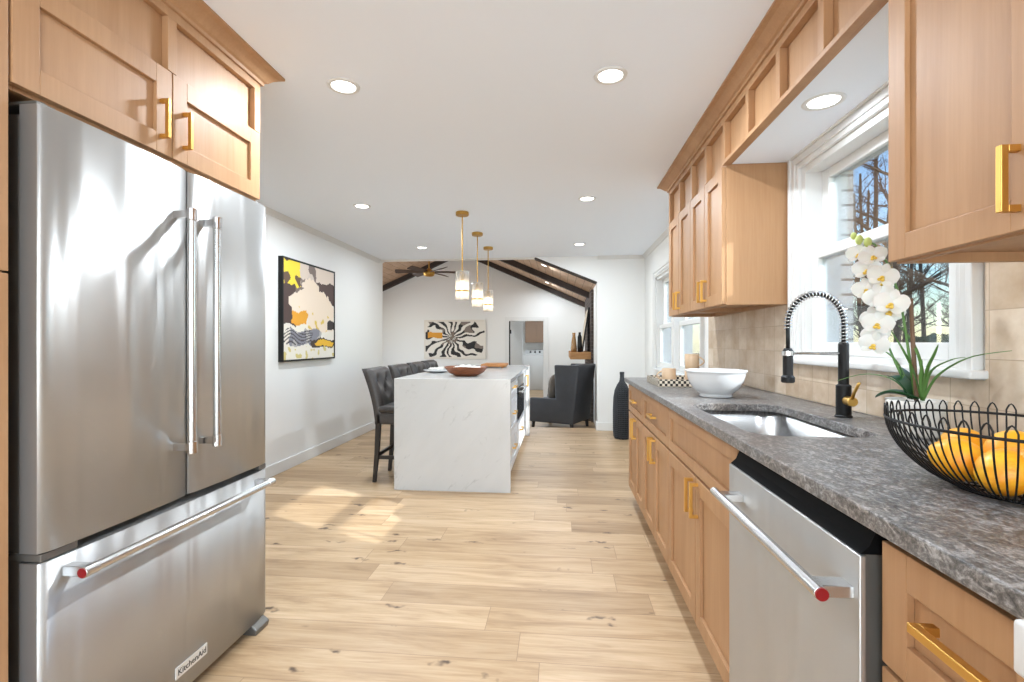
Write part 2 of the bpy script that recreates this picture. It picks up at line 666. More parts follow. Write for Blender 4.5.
def tag(o, label=None, cat=None, group=None, kind=None):
    if label:
        o['label'] = label
    if cat:
        o['category'] = cat
    if group:
        o['group'] = group
    if kind:
        o['kind'] = kind
    return o


def thing(name, label, cat, loc=(0, 0, 0), group=None):
    o = bpy.data.objects.new(name, None)
    o.empty_display_size = 0.05
    C.objects.link(o)
    o.location = loc
    ORG[o.name] = Vector(loc)
    return tag(o, label, cat, group)


def M(name, bm, m, parent=None, bevel=0.0, seg=2, smooth=False, loc=None, label=None, solid=0.0, sub=0):
    """link bm as one mesh object; vertices are given in world coordinates (or in the parent thing's frame when it sits at the origin)"""
    off = Vector((0, 0, 0))
    if parent is not None:
        off = ORG[parent.name]
    elif loc is not None:
        off = Vector(loc)
    for v in bm.verts:
        v.co -= off
    me = bpy.data.meshes.new(name)
    bm.to_mesh(me)
    bm.free()
    mats = m if isinstance(m, (list, tuple)) else [m]
    for q in mats:
        me.materials.append(MAT[q] if isinstance(q, str) else q)
    o = bpy.data.objects.new(name, me)
    C.objects.link(o)
    if parent is not None:
        o.parent = parent
    elif loc is not None:
        o.location = off
    ORG[o.name] = off
    if smooth:
        for p in me.polygons:
            p.use_smooth = True
    if solid:
        s = o.modifiers.new('solid', 'SOLIDIFY')
        s.thickness = solid
        s.offset = 0
    if bevel:
        b = o.modifiers.new('bevel', 'BEVEL')
        b.width, b.segments, b.limit_method, b.angle_limit = bevel, seg, 'ANGLE', math.radians(40)
        b.harden_normals = False
        if seg > 2:
            for p in me.polygons:
                p.use_smooth = True
    if sub:
        s = o.modifiers.new('sub', 'SUBSURF')
        s.levels = s.render_levels = sub
    if label:
        o['label'] = label
    return o


def one(name, bm, m, label, cat, loc, group=None, **kw):
    return tag(M(name, bm, m, loc=loc, **kw), label, cat, group)


def struct(name, bm, m, parent=None, **kw):
    o = M(name, bm, m, parent, **kw)
    if parent is None:
        o['kind'] = 'structure'
    return o


def children(o):
    return [c for c in C.objects if c.parent == o]


def dup(root, loc, rotz=0.0, label=None, group=None):
    r = root.copy()
    C.objects.link(r)
    r.location = loc
    r.rotation_euler = (0, 0, rotz)
    ORG[r.name] = Vector(loc)
    if label:
        r['label'] = label
    if group:
        r['group'] = group
    for ch in children(root):
        c = ch.copy()
        C.objects.link(c)
        c.parent = r
        for g in children(ch):
            d = g.copy()
            C.objects.link(d)
            d.parent = c
    return r


# ------------------------------------------------------------------ room shell
CEIL = 2.33
XR, XL = 1.12, -2.52       # right and left wall faces
YO = 6.63                  # wall with the wide opening
LF = -0.30                 # sunken living room floor
GY = 12.4                  # living room gable wall

struct('floor', box(nb(), -2.7, 1.4, -2.5, 6.80, -0.12, 0), 'floor')
struct('ceiling', box(nb(), -2.7, 1.4, -2.5, YO + 0.15, CEIL, CEIL + 0.12), 'ceil')
struct('wall_left', box(nb(), XL - 0.14, XL, 1.98, YO, 0, CEIL), 'paint')
struct('wall_pantry', box(nb(), XL - 0.14, -1.99, -2.5, 1.98, 0, CEIL), 'paint')
bm = nb()
box(bm, -2.0, -1.3, -2.5, -2.36, 0, CEIL)
box(bm, 0.9, 1.4, -2.5, -2.36, 0, CEIL)
box(bm, -1.3, 0.9, -2.5, -2.36, 2.15, CEIL)
struct('wall_back', bm, 'paint')
pd = struct('added_patio_door', box(nb(), -1.3, -1.24, -2.47, -2.39, 0, 2.15), 'trim')  # unseen patio door, added as a daylight opening behind the camera
bm = nb()
box(bm, 0.84, 0.9, -2.47, -2.39, 0, 2.15)
box(bm, -1.24, 0.84, -2.47, -2.39, 2.09, 2.15)
box(bm, -1.24, 0.84, -2.47, -2.39, 0, 0.06)
box(bm, -0.23, -0.17, -2.46, -2.40, 0.06, 2.09)
M('door_frame', bm, 'trim', pd)

# right wall with its two window openings
WY0, WY1, WZ0, WZ1 = 1.49, 2.40, 1.10, 1.985
VY0, VY1, VZ0, VZ1 = 4.02, 5.86, 0.88, 1.93


def holed_wall(bm, x0, x1, y0, y1, z0, z1, holes):
    y = y0
    for (a, b, c, d) in holes:
        box(bm, x0, x1, y, a, z0, z1)
        box(bm, x0, x1, a, b, z0, c)
        box(bm, x0, x1, a, b, d, z1)
        y = b
    box(bm, x0, x1, y, y1, z0, z1)
    return bm


struct('wall_right', holed_wall(nb(), XR, XR + 0.15, -2.5, YO, 0, CEIL,
                                [(WY0, WY1, WZ0, WZ1), (VY0, VY1, VZ0, VZ1)]), 'paint')
struct('wall_exterior', holed_wall(nb(), XR + 0.155, XR + 0.25, -2.5, YO + 0.15, -0.6, 3.0,
                                   [(WY0 + 0.02, WY1 + 0.045, WZ0 - 0.05, WZ1), (VY0 + 0.02, VY1 - 0.02, VZ0 - 0.05, VZ1)]), 'wbrick')
# backsplash tile round the window
struct('wall_backsplash', holed_wall(nb(), XR - 0.010, XR, 0.0, 3.81, 0.916, 2.05,
                                     [(1.40, 2.485, 1.075, 2.05)]), 'tile')
# white soffit above the sink window
struct('ceiling_soffit', box(nb(), 0.834, XR, 1.277, 2.4895, 2.047, 2.10), 'ceil')

# opening wall: flat top at the ceiling, right side follows the vault
struct('wall_front', prism(nb(), [(XL - 0.14, 0), (XL, 0), (XL, 2.30), (XL + 0.03, 2.324), (-0.33, 2.324), (0.49, 1.985),
                                  (0.50, 0), (1.27, 0), (1.27, CEIL), (XL - 0.14, CEIL)], 'y', YO, YO + 0.15), 'paint')
struct('trim_1', prism(nb(), [(-0.33, 2.326), (0.492, 1.987), (0.492, 1.968), (-0.345, 2.314)], 'y', YO - 0.005, YO + 0.155), 'beam')
# crown at the ceiling over the plain walls and base boards
struct('trim_2', prism(nb(), [(XL, CEIL), (XL, CEIL - 0.045), (XL + 0.012, CEIL - 0.045), (XL + 0.04, CEIL)], 'y', 1.98, YO), 'trim')
struct('trim_3', prism(nb(), [(XR, CEIL), (XR, CEIL - 0.045), (XR - 0.012, CEIL - 0.045), (XR - 0.04, CEIL)], 'y', 3.75, YO), 'trim')
struct('trim_4', prism(nb(), [(YO, CEIL), (YO, CEIL - 0.045), (YO - 0.012, CEIL - 0.045), (YO - 0.04, CEIL)], 'x', 0.5, XR), 'trim')


def baseboard(name, x0, x1, y0, y1):
    bm = nb()
    box(bm, x0, x1, y0, y1, 0, 0.105)
    struct(name, bm, 'trim', bevel=0.004)


baseboard('baseboard_left', XL, XL + 0.016, 1.98, YO)
baseboard('baseboard_right', XR - 0.016, XR, 3.73, YO)
baseboard('baseboard_front', 0.5, XR, YO - 0.016, YO)
struct('baseboard_jamb', box(nb(), 0.484, 0.5, YO - 0.016, YO + 0.16, 0, 0.105), 'trim')


# windows ---------------------------------------------------------------
def hung_sash(parent, y0, y1, z0, zm, z1, rail=0.055):
    """lower sash nearer the room, upper sash behind it"""
    for nm, x, a, b in (('lower_sash', XR + 0.028, z0, zm + 0.02), ('upper_sash', XR + 0.072, zm - 0.02, z1)):
        bm = nb()
        box(bm, x, x + 0.036, y0, y0 + rail, a, b)
        box(bm, x, x + 0.036, y1 - rail, y1, a, b)
        box(bm, x, x + 0.036, y0 + rail, y1 - rail, a, a + rail)
        box(bm, x, x + 0.036, y0 + rail, y1 - rail, b - rail * 0.8, b)
        s = M(nm, bm, 'trim', parent, bevel=0.004)
        M('pane', box(nb(), x + 0.016, x + 0.02, y0 + rail, y1 - rail, a + rail, b - rail * 0.8), 'pane', s)


def casing(bm, y0, y1, z0, z1, w, top=True):
    def strip(a, b, t):
        # stepped colonial casing, inner at a, outer at b (both as offsets from the opening)
        box(bm, XR - t, XR, y0 - b, y0 - a, z0, z1 + b)
        box(bm, XR - t, XR, y1 + a, y1 + b, z0, z1 + b)
        if top:
            box(bm, XR - t, XR, y0 - a, y1 + a, z1 + a, z1 + b)
    strip(0.0, w * 0.3, 0.018)
    strip(w * 0.3, w * 0.72, 0.024)
    strip(w * 0.72, w, 0.032)


bm = nb()
casing(bm, WY0, WY1, WZ0, WZ1, 0.075)
w1 = struct('window_1', bm, 'trim', bevel=0.003)
bm = nb()
box(bm, XR, XR + 0.155, WY0, WY0 + 0.03, WZ0, WZ1)
box(bm, XR, XR + 0.155, WY1 - 0.03, WY1, WZ0, WZ1)
box(bm, XR, XR + 0.155, WY0 + 0.03, WY1 - 0.03, WZ1 - 0.03, WZ1)
box(bm, XR, XR + 0.155, WY0 + 0.03, WY1 - 0.03, WZ0, WZ0 + 0.02)
M('window_frame', bm, 'trim', w1)
hung_sash(w1, WY0 + 0.03, WY1 - 0.03, WZ0 + 0.02, 1.575, WZ1 - 0.03)
bm = nb()
box(bm, XR - 0.055, XR + 0.03, WY0 - 0.10, WY1 + 0.075, WZ0 - 0.022, WZ0 + 0.002)
M('window_sill', bm, 'trim', w1, bevel=0.006, seg=3)

bm = nb()
casing(bm, VY0, VY1, VZ0 - 0.02, VZ1, 0.075)
w2 = struct('window_2', bm, 'trim', bevel=0.003)
bm = nb()
box(bm, XR, XR + 0.155, VY0, VY0 + 0.03, VZ0, VZ1)
box(bm, XR, XR + 0.155, VY1 - 0.03, VY1, VZ0, VZ1)
box(bm, XR - 0.02, XR + 0.155, 4.89, 4.99, VZ0, VZ1)
box(bm, XR, XR + 0.155, VY0, VY1, VZ1 - 0.03, VZ1)
box(bm, XR, XR + 0.155, VY0, VY1, VZ0, VZ0 + 0.02)
M('window_frame', bm, 'trim', w2)
hung_sash(w2, VY0 + 0.03, 4.89, VZ0 + 0.02, 1.36, VZ1 - 0.03)
hung_sash(w2, 4.99, VY1 - 0.03, VZ0 + 0.02, 1.36, VZ1 - 0.03)
M('window_sill', box(nb(), XR - 0.05, XR + 0.03, VY0 - 0.1, VY1 + 0.1, VZ0 - 0.02, VZ0 + 0.004), 'trim', w2, bevel=0.005)

# ------------------------------------------------------------------ living room beyond the opening
RX, RZ, SL = -2.5, 3.55, 0.44       # vault ridge and pitch (underside of the planks)
zv = lambda x: RZ - SL * abs(x - RX)
struct('floor_living', box(nb(), -5.7, 0.9, 6.8, GY + 4.2, LF - 0.12, LF), 'floor')
bm = nb()
prism(bm, [(RX, RZ), (0.9, zv(0.9)), (0.9, zv(0.9) + 0.1), (RX, RZ + 0.1)], 'y', YO + 0.15, GY + 0.1)
prism(bm, [(RX, RZ), (RX, RZ + 0.1), (-5.9, zv(-5.9) + 0.1), (-5.9, zv(-5.9))], 'y', YO + 0.15, GY + 0.1)
struct('ceiling_living', bm, 'plankceil')
# gable wall with the laundry doorway
DX0, DX1, DZ = -1.29, -0.40, 1.72
bm = nb()
prism(bm, [(-5.6, LF), (DX0, LF), (DX0, zv(DX0)), (RX, RZ), (-5.6, zv(-5.6))], 'y', GY, GY + 0.14)
prism(bm, [(DX0, DZ), (DX1, DZ), (DX1, zv(DX1)), (DX0, zv(DX0))], 'y', GY, GY + 0.14)
prism(bm, [(DX1, LF), (0.75, LF), (0.75, zv(0.75)), (DX1, zv(DX1))], 'y', GY, GY + 0.14)
struct('wall_gable', bm, 'paint')
bm = nb()
box(bm, -5.6, -5.46, YO + 0.15, 8.0, LF, 2.4)
box(bm, -5.6, -5.46, 11.2, GY, LF, 2.4)
box(bm, -5.6, -5.46, 8.0, 11.2, LF, 0.5)
box(bm, -5.6, -5.46, 8.0, 11.2, 2.3, 2.4)
struct('wall_living_left', bm, 'paint')
struct('wall_living_right', box(nb(), 0.62, 0.75, YO + 0.15, GY, LF, zv(0.62) + 0.02), 'paint')
bm = nb()
prism(bm, [(XL - 0.14, CEIL + 0.1), (0.75, CEIL + 0.1), (0.75, zv(0.75) + 0.02 if zv(0.75) > CEIL + .12 else CEIL + .13), (RX, RZ), (-5.6, zv(-5.6)), (-5.6, LF), (XL - 0.14, LF)], 'y', YO + 0.02, YO + 0.14)
struct('wall_living_near', bm, 'paint')
# beams following the vault
for i, (y, nm) in enumerate(((GY - 0.09, 'far'), (10.05, 'middle'))):
    bm = nb()
    prism(bm, [(RX, RZ - 0.005), (0.62, zv(0.62) - 0.005), (0.62, zv(0.62) - 0.125), (RX, RZ - 0.125)], 'y', y - 0.07, y + 0.07)
    prism(bm, [(RX, RZ - 0.005), (RX, RZ - 0.125), (-5.46, zv(-5.46) - 0.125), (-5.46, zv(-5.46) - 0.005)], 'y', y - 0.07, y + 0.07)
    one('ceiling_beam', bm, 'beam', ['dark stained rafter beam against the far gable wall under the planked vault',
                                     'dark stained rafter beam crossing the vault nearer the opening'][i], 'beam', (RX, y, RZ), 'rafter beams of the vault')
# laundry room behind the door
bm = nb()
box(bm, -1.9, -1.78, GY + 0.14, 15.9, LF, 2.2)
box(bm, 0.1, 0.22, GY + 0.14, 15.9, LF, 2.2)
box(bm, -1.9, 0.22, 15.9, 16.0, LF, 2.2)
bm.free()
struct('wall_laundry_left', box(nb(), -1.9, -1.78, GY + 0.14, 15.9, LF, 2.2), 'paint')
struct('wall_laundry_right', box(nb(), 0.1, 0.22, GY + 0.14, 15.9, LF, 2.2), 'paint')
struct('wall_laundry_back', box(nb(), -1.9, 0.22, 15.9, 16.0, LF, 2.2), 'paint')
struct('ceiling_laundry', box(nb(), -1.9, 0.22, GY + 0.14, 16.0, 2.2, 2.3), 'ceil')
bm = nb()
cw = 0.10
for x0, x1 in ((DX0 - cw, DX0), (DX1, DX1 + cw)):
    box(bm, x0, x1, GY - 0.02, GY, LF, DZ + cw)
box(bm, DX0, DX1, GY - 0.02, GY, DZ, DZ + cw)
box(bm, DX0, DX0 + 0.02, GY, GY + 0.14, LF, DZ)
box(bm, DX1 - 0.02, DX1, GY, GY + 0.14, LF, DZ)
d2 = struct('door_2', bm, 'trim', bevel=0.003)
ang = math.radians(72)
bm = nb()
box(bm, 0, 0.80, 0, 0.038, LF + 0.01, DZ - 0.01)
box(bm, 0.1, 0.70, -0.004, 0, 0.95, DZ - 0.15)
box(bm, 0.1, 0.70, -0.004, 0, 0.0, 0.75)
for v in bm.verts:
    x, y = v.co.x, v.co.y
    v.co.x = DX0 + 0.025 + x * math.cos(ang) - y * math.sin(ang)
    v.co.y = GY + 0.10 + x * math.sin(ang) + y * math.cos(ang)
dl = M('door_leaf', bm, 'trim', d2)
bm = nb()
for z in (1.45, 0.55, -0.1):
    cyl(bm, (DX0 + 0.03, GY - 0.005, z - 0.05), (DX0 + 0.03, GY - 0.005, z + 0.05), 0.014, 8)
    box(bm, DX0, DX0 + 0.05, GY + 0.0, GY + 0.1, z - 0.05, z + 0.05)
M('door_hinge', bm, 'black', d2)
bm = nb()
box(bm, DX0 + 0.0, DX0 + 0.022, GY - 0.002, GY + 0.10, LF, DZ)
M('door_weatherstrip', bm, 'black', d2)

wc = thing('wall_cabinet', 'brown wood wall cabinet hanging in the laundry room beyond the doorway', 'cabinet', (-0.72, 15.7, 1.16))
M('body', box(nb(), -1.10, -0.38, 15.52, 15.89, 1.17, 1.86), 'plumb', wc)
for a, b in ((-1.095, -0.745), (-0.735, -0.385)):
    bm = nb()
    box(bm, a, b, 15.50, 15.52, 1.175, 1.855)
    M('door', bm, 'plumb', wc, bevel=0.004)
wm = thing('washing_machine', 'white washing machine seen through the laundry doorway below the wall cabinet', 'washing machine', (-0.75, 15.5, LF))
bm = nb()
box(bm, -1.15, -0.47, 15.2, 15.88, LF, 0.78)
M('body', bm, 'whiteapp', wm, bevel=0.02, seg=3)
M('lid', box(nb(), -1.12, -0.50, 15.2, 15.75, 0.78, 0.805), 'whiteapp', wm, bevel=0.008)
M('control_panel', prism(nb(), [(15.76, 0.78), (15.88, 0.78), (15.88, 0.94), (15.84, 0.94)], 'x', -1.12, -0.50), 'whiteapp', wm)
for i in range(3):
    M('knob', cyl(nb(), (-0.65 - 0.15 * i, 15.81, 0.87), (-0.65 - 0.15 * i, 15.785, 0.86), 0.03, 12), 'black', wm)

# fireplace on the right wall
fp = thing('fireplace', 'dark brown brick chimney on the right wall of the living room', 'fireplace', (0.6, 10.3, LF))
M('chimney', box(nb(), 0.575, 0.619, 9.15, 11.5, LF, zv(0.6) - 0.03), 'dbrick', fp)
M('mantel', box(nb(), 0.19, 0.58, 9.2, 10.9, 0.86, 0.995), 'mantel', fp, bevel=0.008, label='pale oak beam mantel')
M('firebox', box(nb(), 0.565, 0.58, 9.7, 10.9, LF + 0.25, 0.55), 'dark', fp)
M('hearth', box(nb(), 0.25, 0.58, 9.3, 11.3, LF, LF + 0.16), 'dbrick', fp)
bm = nb()
lathe(bm, [(0.0, 0.996), (0.055, 0.996), (0.06, 1.06), (0.045, 1.2), (0.028, 1.3), (0.032, 1.36), (0.024, 1.36), (0.02, 1.3), (0.0, 1.28)], 0.26, 9.35, 20)
one('vase', bm, 'amber', 'amber glass bottle vase at the outer end of the oak mantel', 'vase', (0.26, 9.35, 0.996), 'objects on the mantel', smooth=True)
bm = nb()
lathe(bm, [(0.0, 0.996), (0.04, 0.996), (0.045, 1.1), (0.04, 1.28), (0.022, 1.33), (0.022, 1.37), (0.0, 1.37)], 0.37, 9.32, 20)
one('vase', bm, 'black', 'black bottle vase beside the amber one on the oak mantel', 'vase', (0.37, 9.32, 0.996), 'objects on the mantel', smooth=True)
fr = thing('leaning_picture', 'tall dark framed picture leaning on the chimney above the mantel', 'picture', (0.5, 10.0, 0.996))
bm = nb()
prism(bm, [(0.42, 0.996), (0.445, 0.996), (0.573, 1.85), (0.548, 1.86)], 'y', 9.6, 10.45)
M('frame', bm, 'black', fr)
bm = nb()
prism(bm, [(0.421, 1.05), (0.423, 1.05), (0.542, 1.82), (0.54, 1.82)], 'y', 9.66, 10.39)
M('print', bm, 'creamrim', fr)


# ------------------------------------------------------------------ cabinets
def shaker(bm, xf, sg, y0, y1, z0, z1, rail=0.058, rec=0.012, t=0.02):
    """shaker front whose face lies at xf and looks along sg * x"""
    xb = xf - sg * t
    xm = xf - sg * rec
    box(bm, xb, xm, y0, y1, z0, z1)
    box(bm, xm, xf, y0, y0 + rail, z0, z1)
    box(bm, xm, xf, y1 - rail, y1, z0, z1)
    box(bm, xm, xf, y0 + rail, y1 - rail, z0, z0 + rail)
    box(bm, xm, xf, y0 + rail, y1 - rail, z1 - rail, z1)
    return bm


def pull_v(xf, sg, y, z0, z1, w=0.012, d=0.032):
    bm = nb()
    box(bm, xf + sg * (d - w), xf + sg * d, y - w / 2, y + w / 2, z0, z1)
    for z in (z0, z1 - w):
        box(bm, xf, xf + sg * (d - w), y - w / 2, y + w / 2, z, z + w)
    return bm


def pull_h(xf, sg, y0, y1, z, w=0.012, d=0.032):
    bm = nb()
    box(bm, xf + sg * (d - w), xf + sg * d, y0, y1, z - w / 2, z + w / 2)
    for y in (y0, y1 - w):
        box(bm, xf, xf + sg * (d - w), y, y + w, z - w / 2, z + w / 2)
    return bm


def carcass(bm, x0, x1, y0, y1, z0, z1, t=0.018, top=True):
    box(bm, x0, x1, y0, y0 + t, z0, z1)
    box(bm, x0, x1, y1 - t, y1, z0, z1)
    box(bm, x0, x1, y0 + t, y1 - t, z0, z0 + t)
    box(bm, max(x0, x1) - 0.01 if x1 > 0 else min(x0, x1), max(x0, x1) if x1 > 0 else min(x0, x1) + 0.01, y0 + t, y1 - t, z0 + t, z1)
    if top:
        box(bm, x0, x1, y0 + t, y1 - t, z1 - t, z1)
    return bm


XF = 0.507      # lower fronts
CT = 0.915      # counter top


def base_cabinet(label, y0, y1, doors, drawers, false_front=False):
    c = thing('base_cabinet', label, 'cabinet', (0.8, (y0 + y1) / 2, 0), 'wood base cabinets under the granite counter')
    bm = carcass(nb(), XF + 0.021, XR - 0.02, y0, y1, 0.112, 0.884, top=False)
    # face frame
    box(bm, XF + 0.0205, XF + 0.038, y0, y0 + 0.03, 0.112, 0.884)
    box(bm, XF + 0.0205, XF + 0.038, y1 - 0.03, y1, 0.112, 0.884)
    box(bm, XF + 0.0205, XF + 0.038, y0 + 0.03, y1 - 0.03, 0.862, 0.884)
    box(bm, XF + 0.0205, XF + 0.038, y0 + 0.03, y1 - 0.03, 0.655, 0.69)
    M('body', bm, 'cab', c)
    M('toe_kick', box(nb(), XF + 0.085, XF + 0.1, y0, y1, 0, 0.112), 'cab', c)
    g = 0.004
    if drawers:
        d = M('drawer', shaker(nb(), XF, -1, y0 + g, y1 - g, 0.680, 0.868, 0.042), 'cab', c, bevel=0.0015)
        if not false_front:
            ym = (y0 + y1) / 2
            M('handle', pull_h(XF, -1, ym - 0.065, ym + 0.065, 0.775), 'gold', d, bevel=0.001)
    n = len(doors)
    for i, (a, b) in enumerate(doors):
        dr = M('door', shaker(nb(), XF, -1, a + g, b - g, 0.118, 0.668), 'cab', c, bevel=0.0015)
        y = (b - 0.035) if i == 0 else (a + 0.035)
        M('handle', pull_v(XF, -1, y, 0.525, 0.655), 'gold', dr, bevel=0.001)
    return c


base_cabinet('wood sink base cabinet with two doors, beside the dishwasher', 1.463, 2.37, [(1.463, 1.905), (1.905, 2.37)], True, True)
base_cabinet('middle wood base cabinet with one wide drawer over two doors, beyond the sink base', 2.37, 3.07, [(2.37, 2.72), (2.72, 3.07)], True)
base_cabinet('wood base cabinet at the far end of the granite counter', 3.07, 3.70, [(3.07, 3.385), (3.385, 3.70)], True)
# drawer stack beside the range
c = thing('drawer_cabinet', 'wood drawer cabinet with a long gold pull, between dishwasher and range', 'cabinet', (0.8, 0.69, 0))
M('body', carcass(nb(), XF + 0.021, XR - 0.02, 0.543, 0.832, 0.112, 0.884, top=False), 'cab', c)
M('toe_kick', box(nb(), XF + 0.085, XF + 0.1, 0.543, 0.832, 0, 0.112), 'cab', c)
for z0, z1 in ((0.672, 0.862), (0.40, 0.664), (0.118, 0.392)):
    d = M('drawer', shaker(nb(), XF, -1, 0.545, 0.829, z0, z1, 0.055), 'cab', c, bevel=0.0015)
    M('handle', pull_h(XF, -1, 0.588, 0.722, (z0 + z1) / 2 + 0.018, 0.013, 0.034), 'gold', d, bevel=0.001)


# counter top with the sink cut-out
def rrect(x0, x1, y0, y1, r, n=6):
    pts = []
    for cx, cy, a0 in ((x1 - r, y1 - r, 0), (x0 + r, y1 - r, PI / 2), (x0 + r, y0 + r, PI), (x1 - r, y0 + r, 1.5 * PI)):
        for k in range(n + 1):
            a = a0 + PI / 2 * k / n
            pts.append((cx + r * math.cos(a), cy + r * math.sin(a)))
    return pts


SX0, SX1, SY0, SY1 = 0.545, 0.900, 1.43, 2.16


def slab_with_hole(outer, hole, z0, z1):
    bm = nb()
    rings = {}
    for key, pts in (('o', outer), ('h', hole)):
        vs = [bm.verts.new((p[0], p[1], z1)) for p in pts]
        rings[key] = vs
    es = []
    for vs in rings.values():
        for i in range(len(vs)):
            es.append(bm.edges.new((vs[i], vs[(i + 1) % len(vs)])))
    bmesh.ops.triangle_fill(bm, use_beauty=True, use_dissolve=False, edges=es)
    faces = bm.faces[:]
    for f in faces:
        if f.normal.z < 0:
            f.normal_flip()
    ret = bmesh.ops.extrude_face_region(bm, geom=faces)
    for v in ret['geom']:
        if isinstance(v, bmesh.types.BMVert):
            v.co.z = z0
    bmesh.ops.recalc_face_normals(bm, faces=bm.faces[:])
    return bm


bm = slab_with_hole([(0.477, 0.542), (XR - 0.012, 0.542), (XR - 0.012, 3.72), (0.477, 3.72)], rrect(SX0, SX1, SY0, SY1, 0.085), CT - 0.03, CT)
one('countertop', bm, 'granite', 'long grey speckled granite countertop along the right wall', 'countertop', (0.8, 2.1, CT - 0.03), bevel=0.003)

# sink basin
sk = thing('sink', 'undermount stainless steel sink set in the granite below the window', 'sink', (0.72, 1.8, 0.68))
bm = nb()
o1 = rrect(SX0 - 0.012, SX1 + 0.012, SY0 - 0.012, SY1 + 0.012, 0.09)
o2 = rrect(SX0 - 0.006, SX1 + 0.006, SY0 - 0.006, SY1 + 0.006, 0.088)
o3 = rrect(SX0 + 0.004, SX1 - 0.004, SY0 + 0.004, SY1 - 0.004, 0.08)
o4 = rrect(SX0 + 0.03, SX1 - 0.03, SY0 + 0.03, SY1 - 0.03, 0.06)
rg = [[bm.verts.new((p[0], p[1], z)) for p in o] for o, z in ((o1, 0.8845), (o2, 0.8845), (o3, 0.72), (o4, 0.69))]
for a, b in zip(rg, rg[1:]):
    for k in range(len(a)):
        bm.faces.new((a[k], a[(k + 1) % len(a)], b[(k + 1) % len(a)], b[k]))
bm.faces.new(rg[-1])
bmesh.ops.recalc_face_normals(bm, faces=bm.faces[:])
M('basin', bm, 'steel_sink', sk, smooth=True)
bm = nb()
lathe(bm, [(0, 0.692), (0.02, 0.692), (0.03, 0.696), (0.045, 0.696), (0.047, 0.692)], 0.72, 1.8, 24)
M('drain', bm, 'chrome', sk)

# dishwasher -------------------------------------------------------------
dw = thing('dishwasher', 'stainless steel dishwasher under the counter beside the sink cabinet', 'dishwasher', (0.8, 1.15, 0))
XD = 0.48
M('tub', box(nb(), XD + 0.055, XR - 0.03, 0.842, 1.455, 0.10, 0.872), 'dark', dw)
M('kickplate', box(nb(), XF + 0.06, XF + 0.075, 0.845, 1.452, 0.0, 0.10), 'black', dw)
bm = nb()
box(bm, XD, XD + 0.012, 0.841, 1.452, 0.115, 0.831)
M('door', bm, 'steel', dw, bevel=0.003, seg=3)
M('door_liner', box(nb(), XD + 0.0125, XD + 0.054, 0.848, 1.447, 0.118, 0.8305), 'sidegrey', dw)
bm = nb()
prism(bm, [(XD + 0.004, 0.832), (XD + 0.055, 0.832), (XD + 0.055, 0.868), (XD + 0.028, 0.868), (XD + 0.018, 0.845)], 'y', 0.845, 1.450)
cp = M('control_panel', bm, 'panelblack', dw)
for i in range(9):
    bm = nb()
    y = 1.38 - i * 0.055
    prism(bm, [(XD + 0.0195, 0.8455), (XD + 0.0185, 0.8460), (XD + 0.0245, 0.8590), (XD + 0.0255, 0.8585)], 'y', y - 0.012, y + 0.004)
    M('button_mark', bm, 'sidegrey', cp)
XH = 0.425
bm = nb()
cyl(bm, (XH, 0.846, 0.764), (XH, 1.405, 0.764), 0.0115, 24)
h = M('handle', bm, 'steel_bar', dw, smooth=False, bevel=0.0015)
for y in (0.872, 1.358):
    M('handle_bracket', box(nb(), XH - 0.002, XD + 0.001, y - 0.018, y + 0.018, 0.754, 0.774), 'steel_bar', h, bevel=0.002)
bm = nb()
cyl(bm, (XH, 0.8425, 0.764), (XH, 0.8465, 0.764), 0.0105, 24)
M('end_cap', bm, 'red', h, label='red enamel end cap')

# range at the near end of the counter
rg_ = thing('range', 'white enamel range beside the drawer cabinet at the picture edge', 'range', (0.8, 0.15, 0))
M('body', box(nb(), 0.485, XR - 0.02, -0.23, 0.527, 0.06, 0.868), 'whiteapp', rg_, bevel=0.003)
bm = nb()
box(bm, 0.492, XR - 0.02, -0.232, 0.535, 0.870, 0.921)
M('cooktop', bm, 'whiteapp', rg_, bevel=0.0045, seg=3)
M('control_lip', box(nb(), 0.450, 0.491, -0.238, 0.538, 0.845, 0.900), 'whiteapp', rg_, bevel=0.005, seg=3)
M('oven_door', box(nb(), 0.462, 0.484, -0.22, 0.515, 0.22, 0.80), 'whiteapp', rg_, bevel=0.0045)
bm = nb()
cyl(bm, (0.42, -0.18, 0.76), (0.42, 0.475, 0.76), 0.012, 16)
for y in (-0.15, 0.445):
    cyl(bm, (0.42, y, 0.76), (0.463, y, 0.76), 0.008, 10)
M('handle', bm, 'chrome', rg_, smooth=True)
for x, y in ((0.62, -0.03), (0.62, 0.33), (0.92, -0.03), (0.92, 0.33)):
    bm = nb()
    lathe(bm, [(0.0, 0.922), (0.09, 0.922), (0.092, 0.926), (0.06, 0.928), (0, 0.926)], x, y, 24)
    M('burner', bm, 'black', rg_)

# upper cabinets on the right --------------------------------------------
XU = 0.79


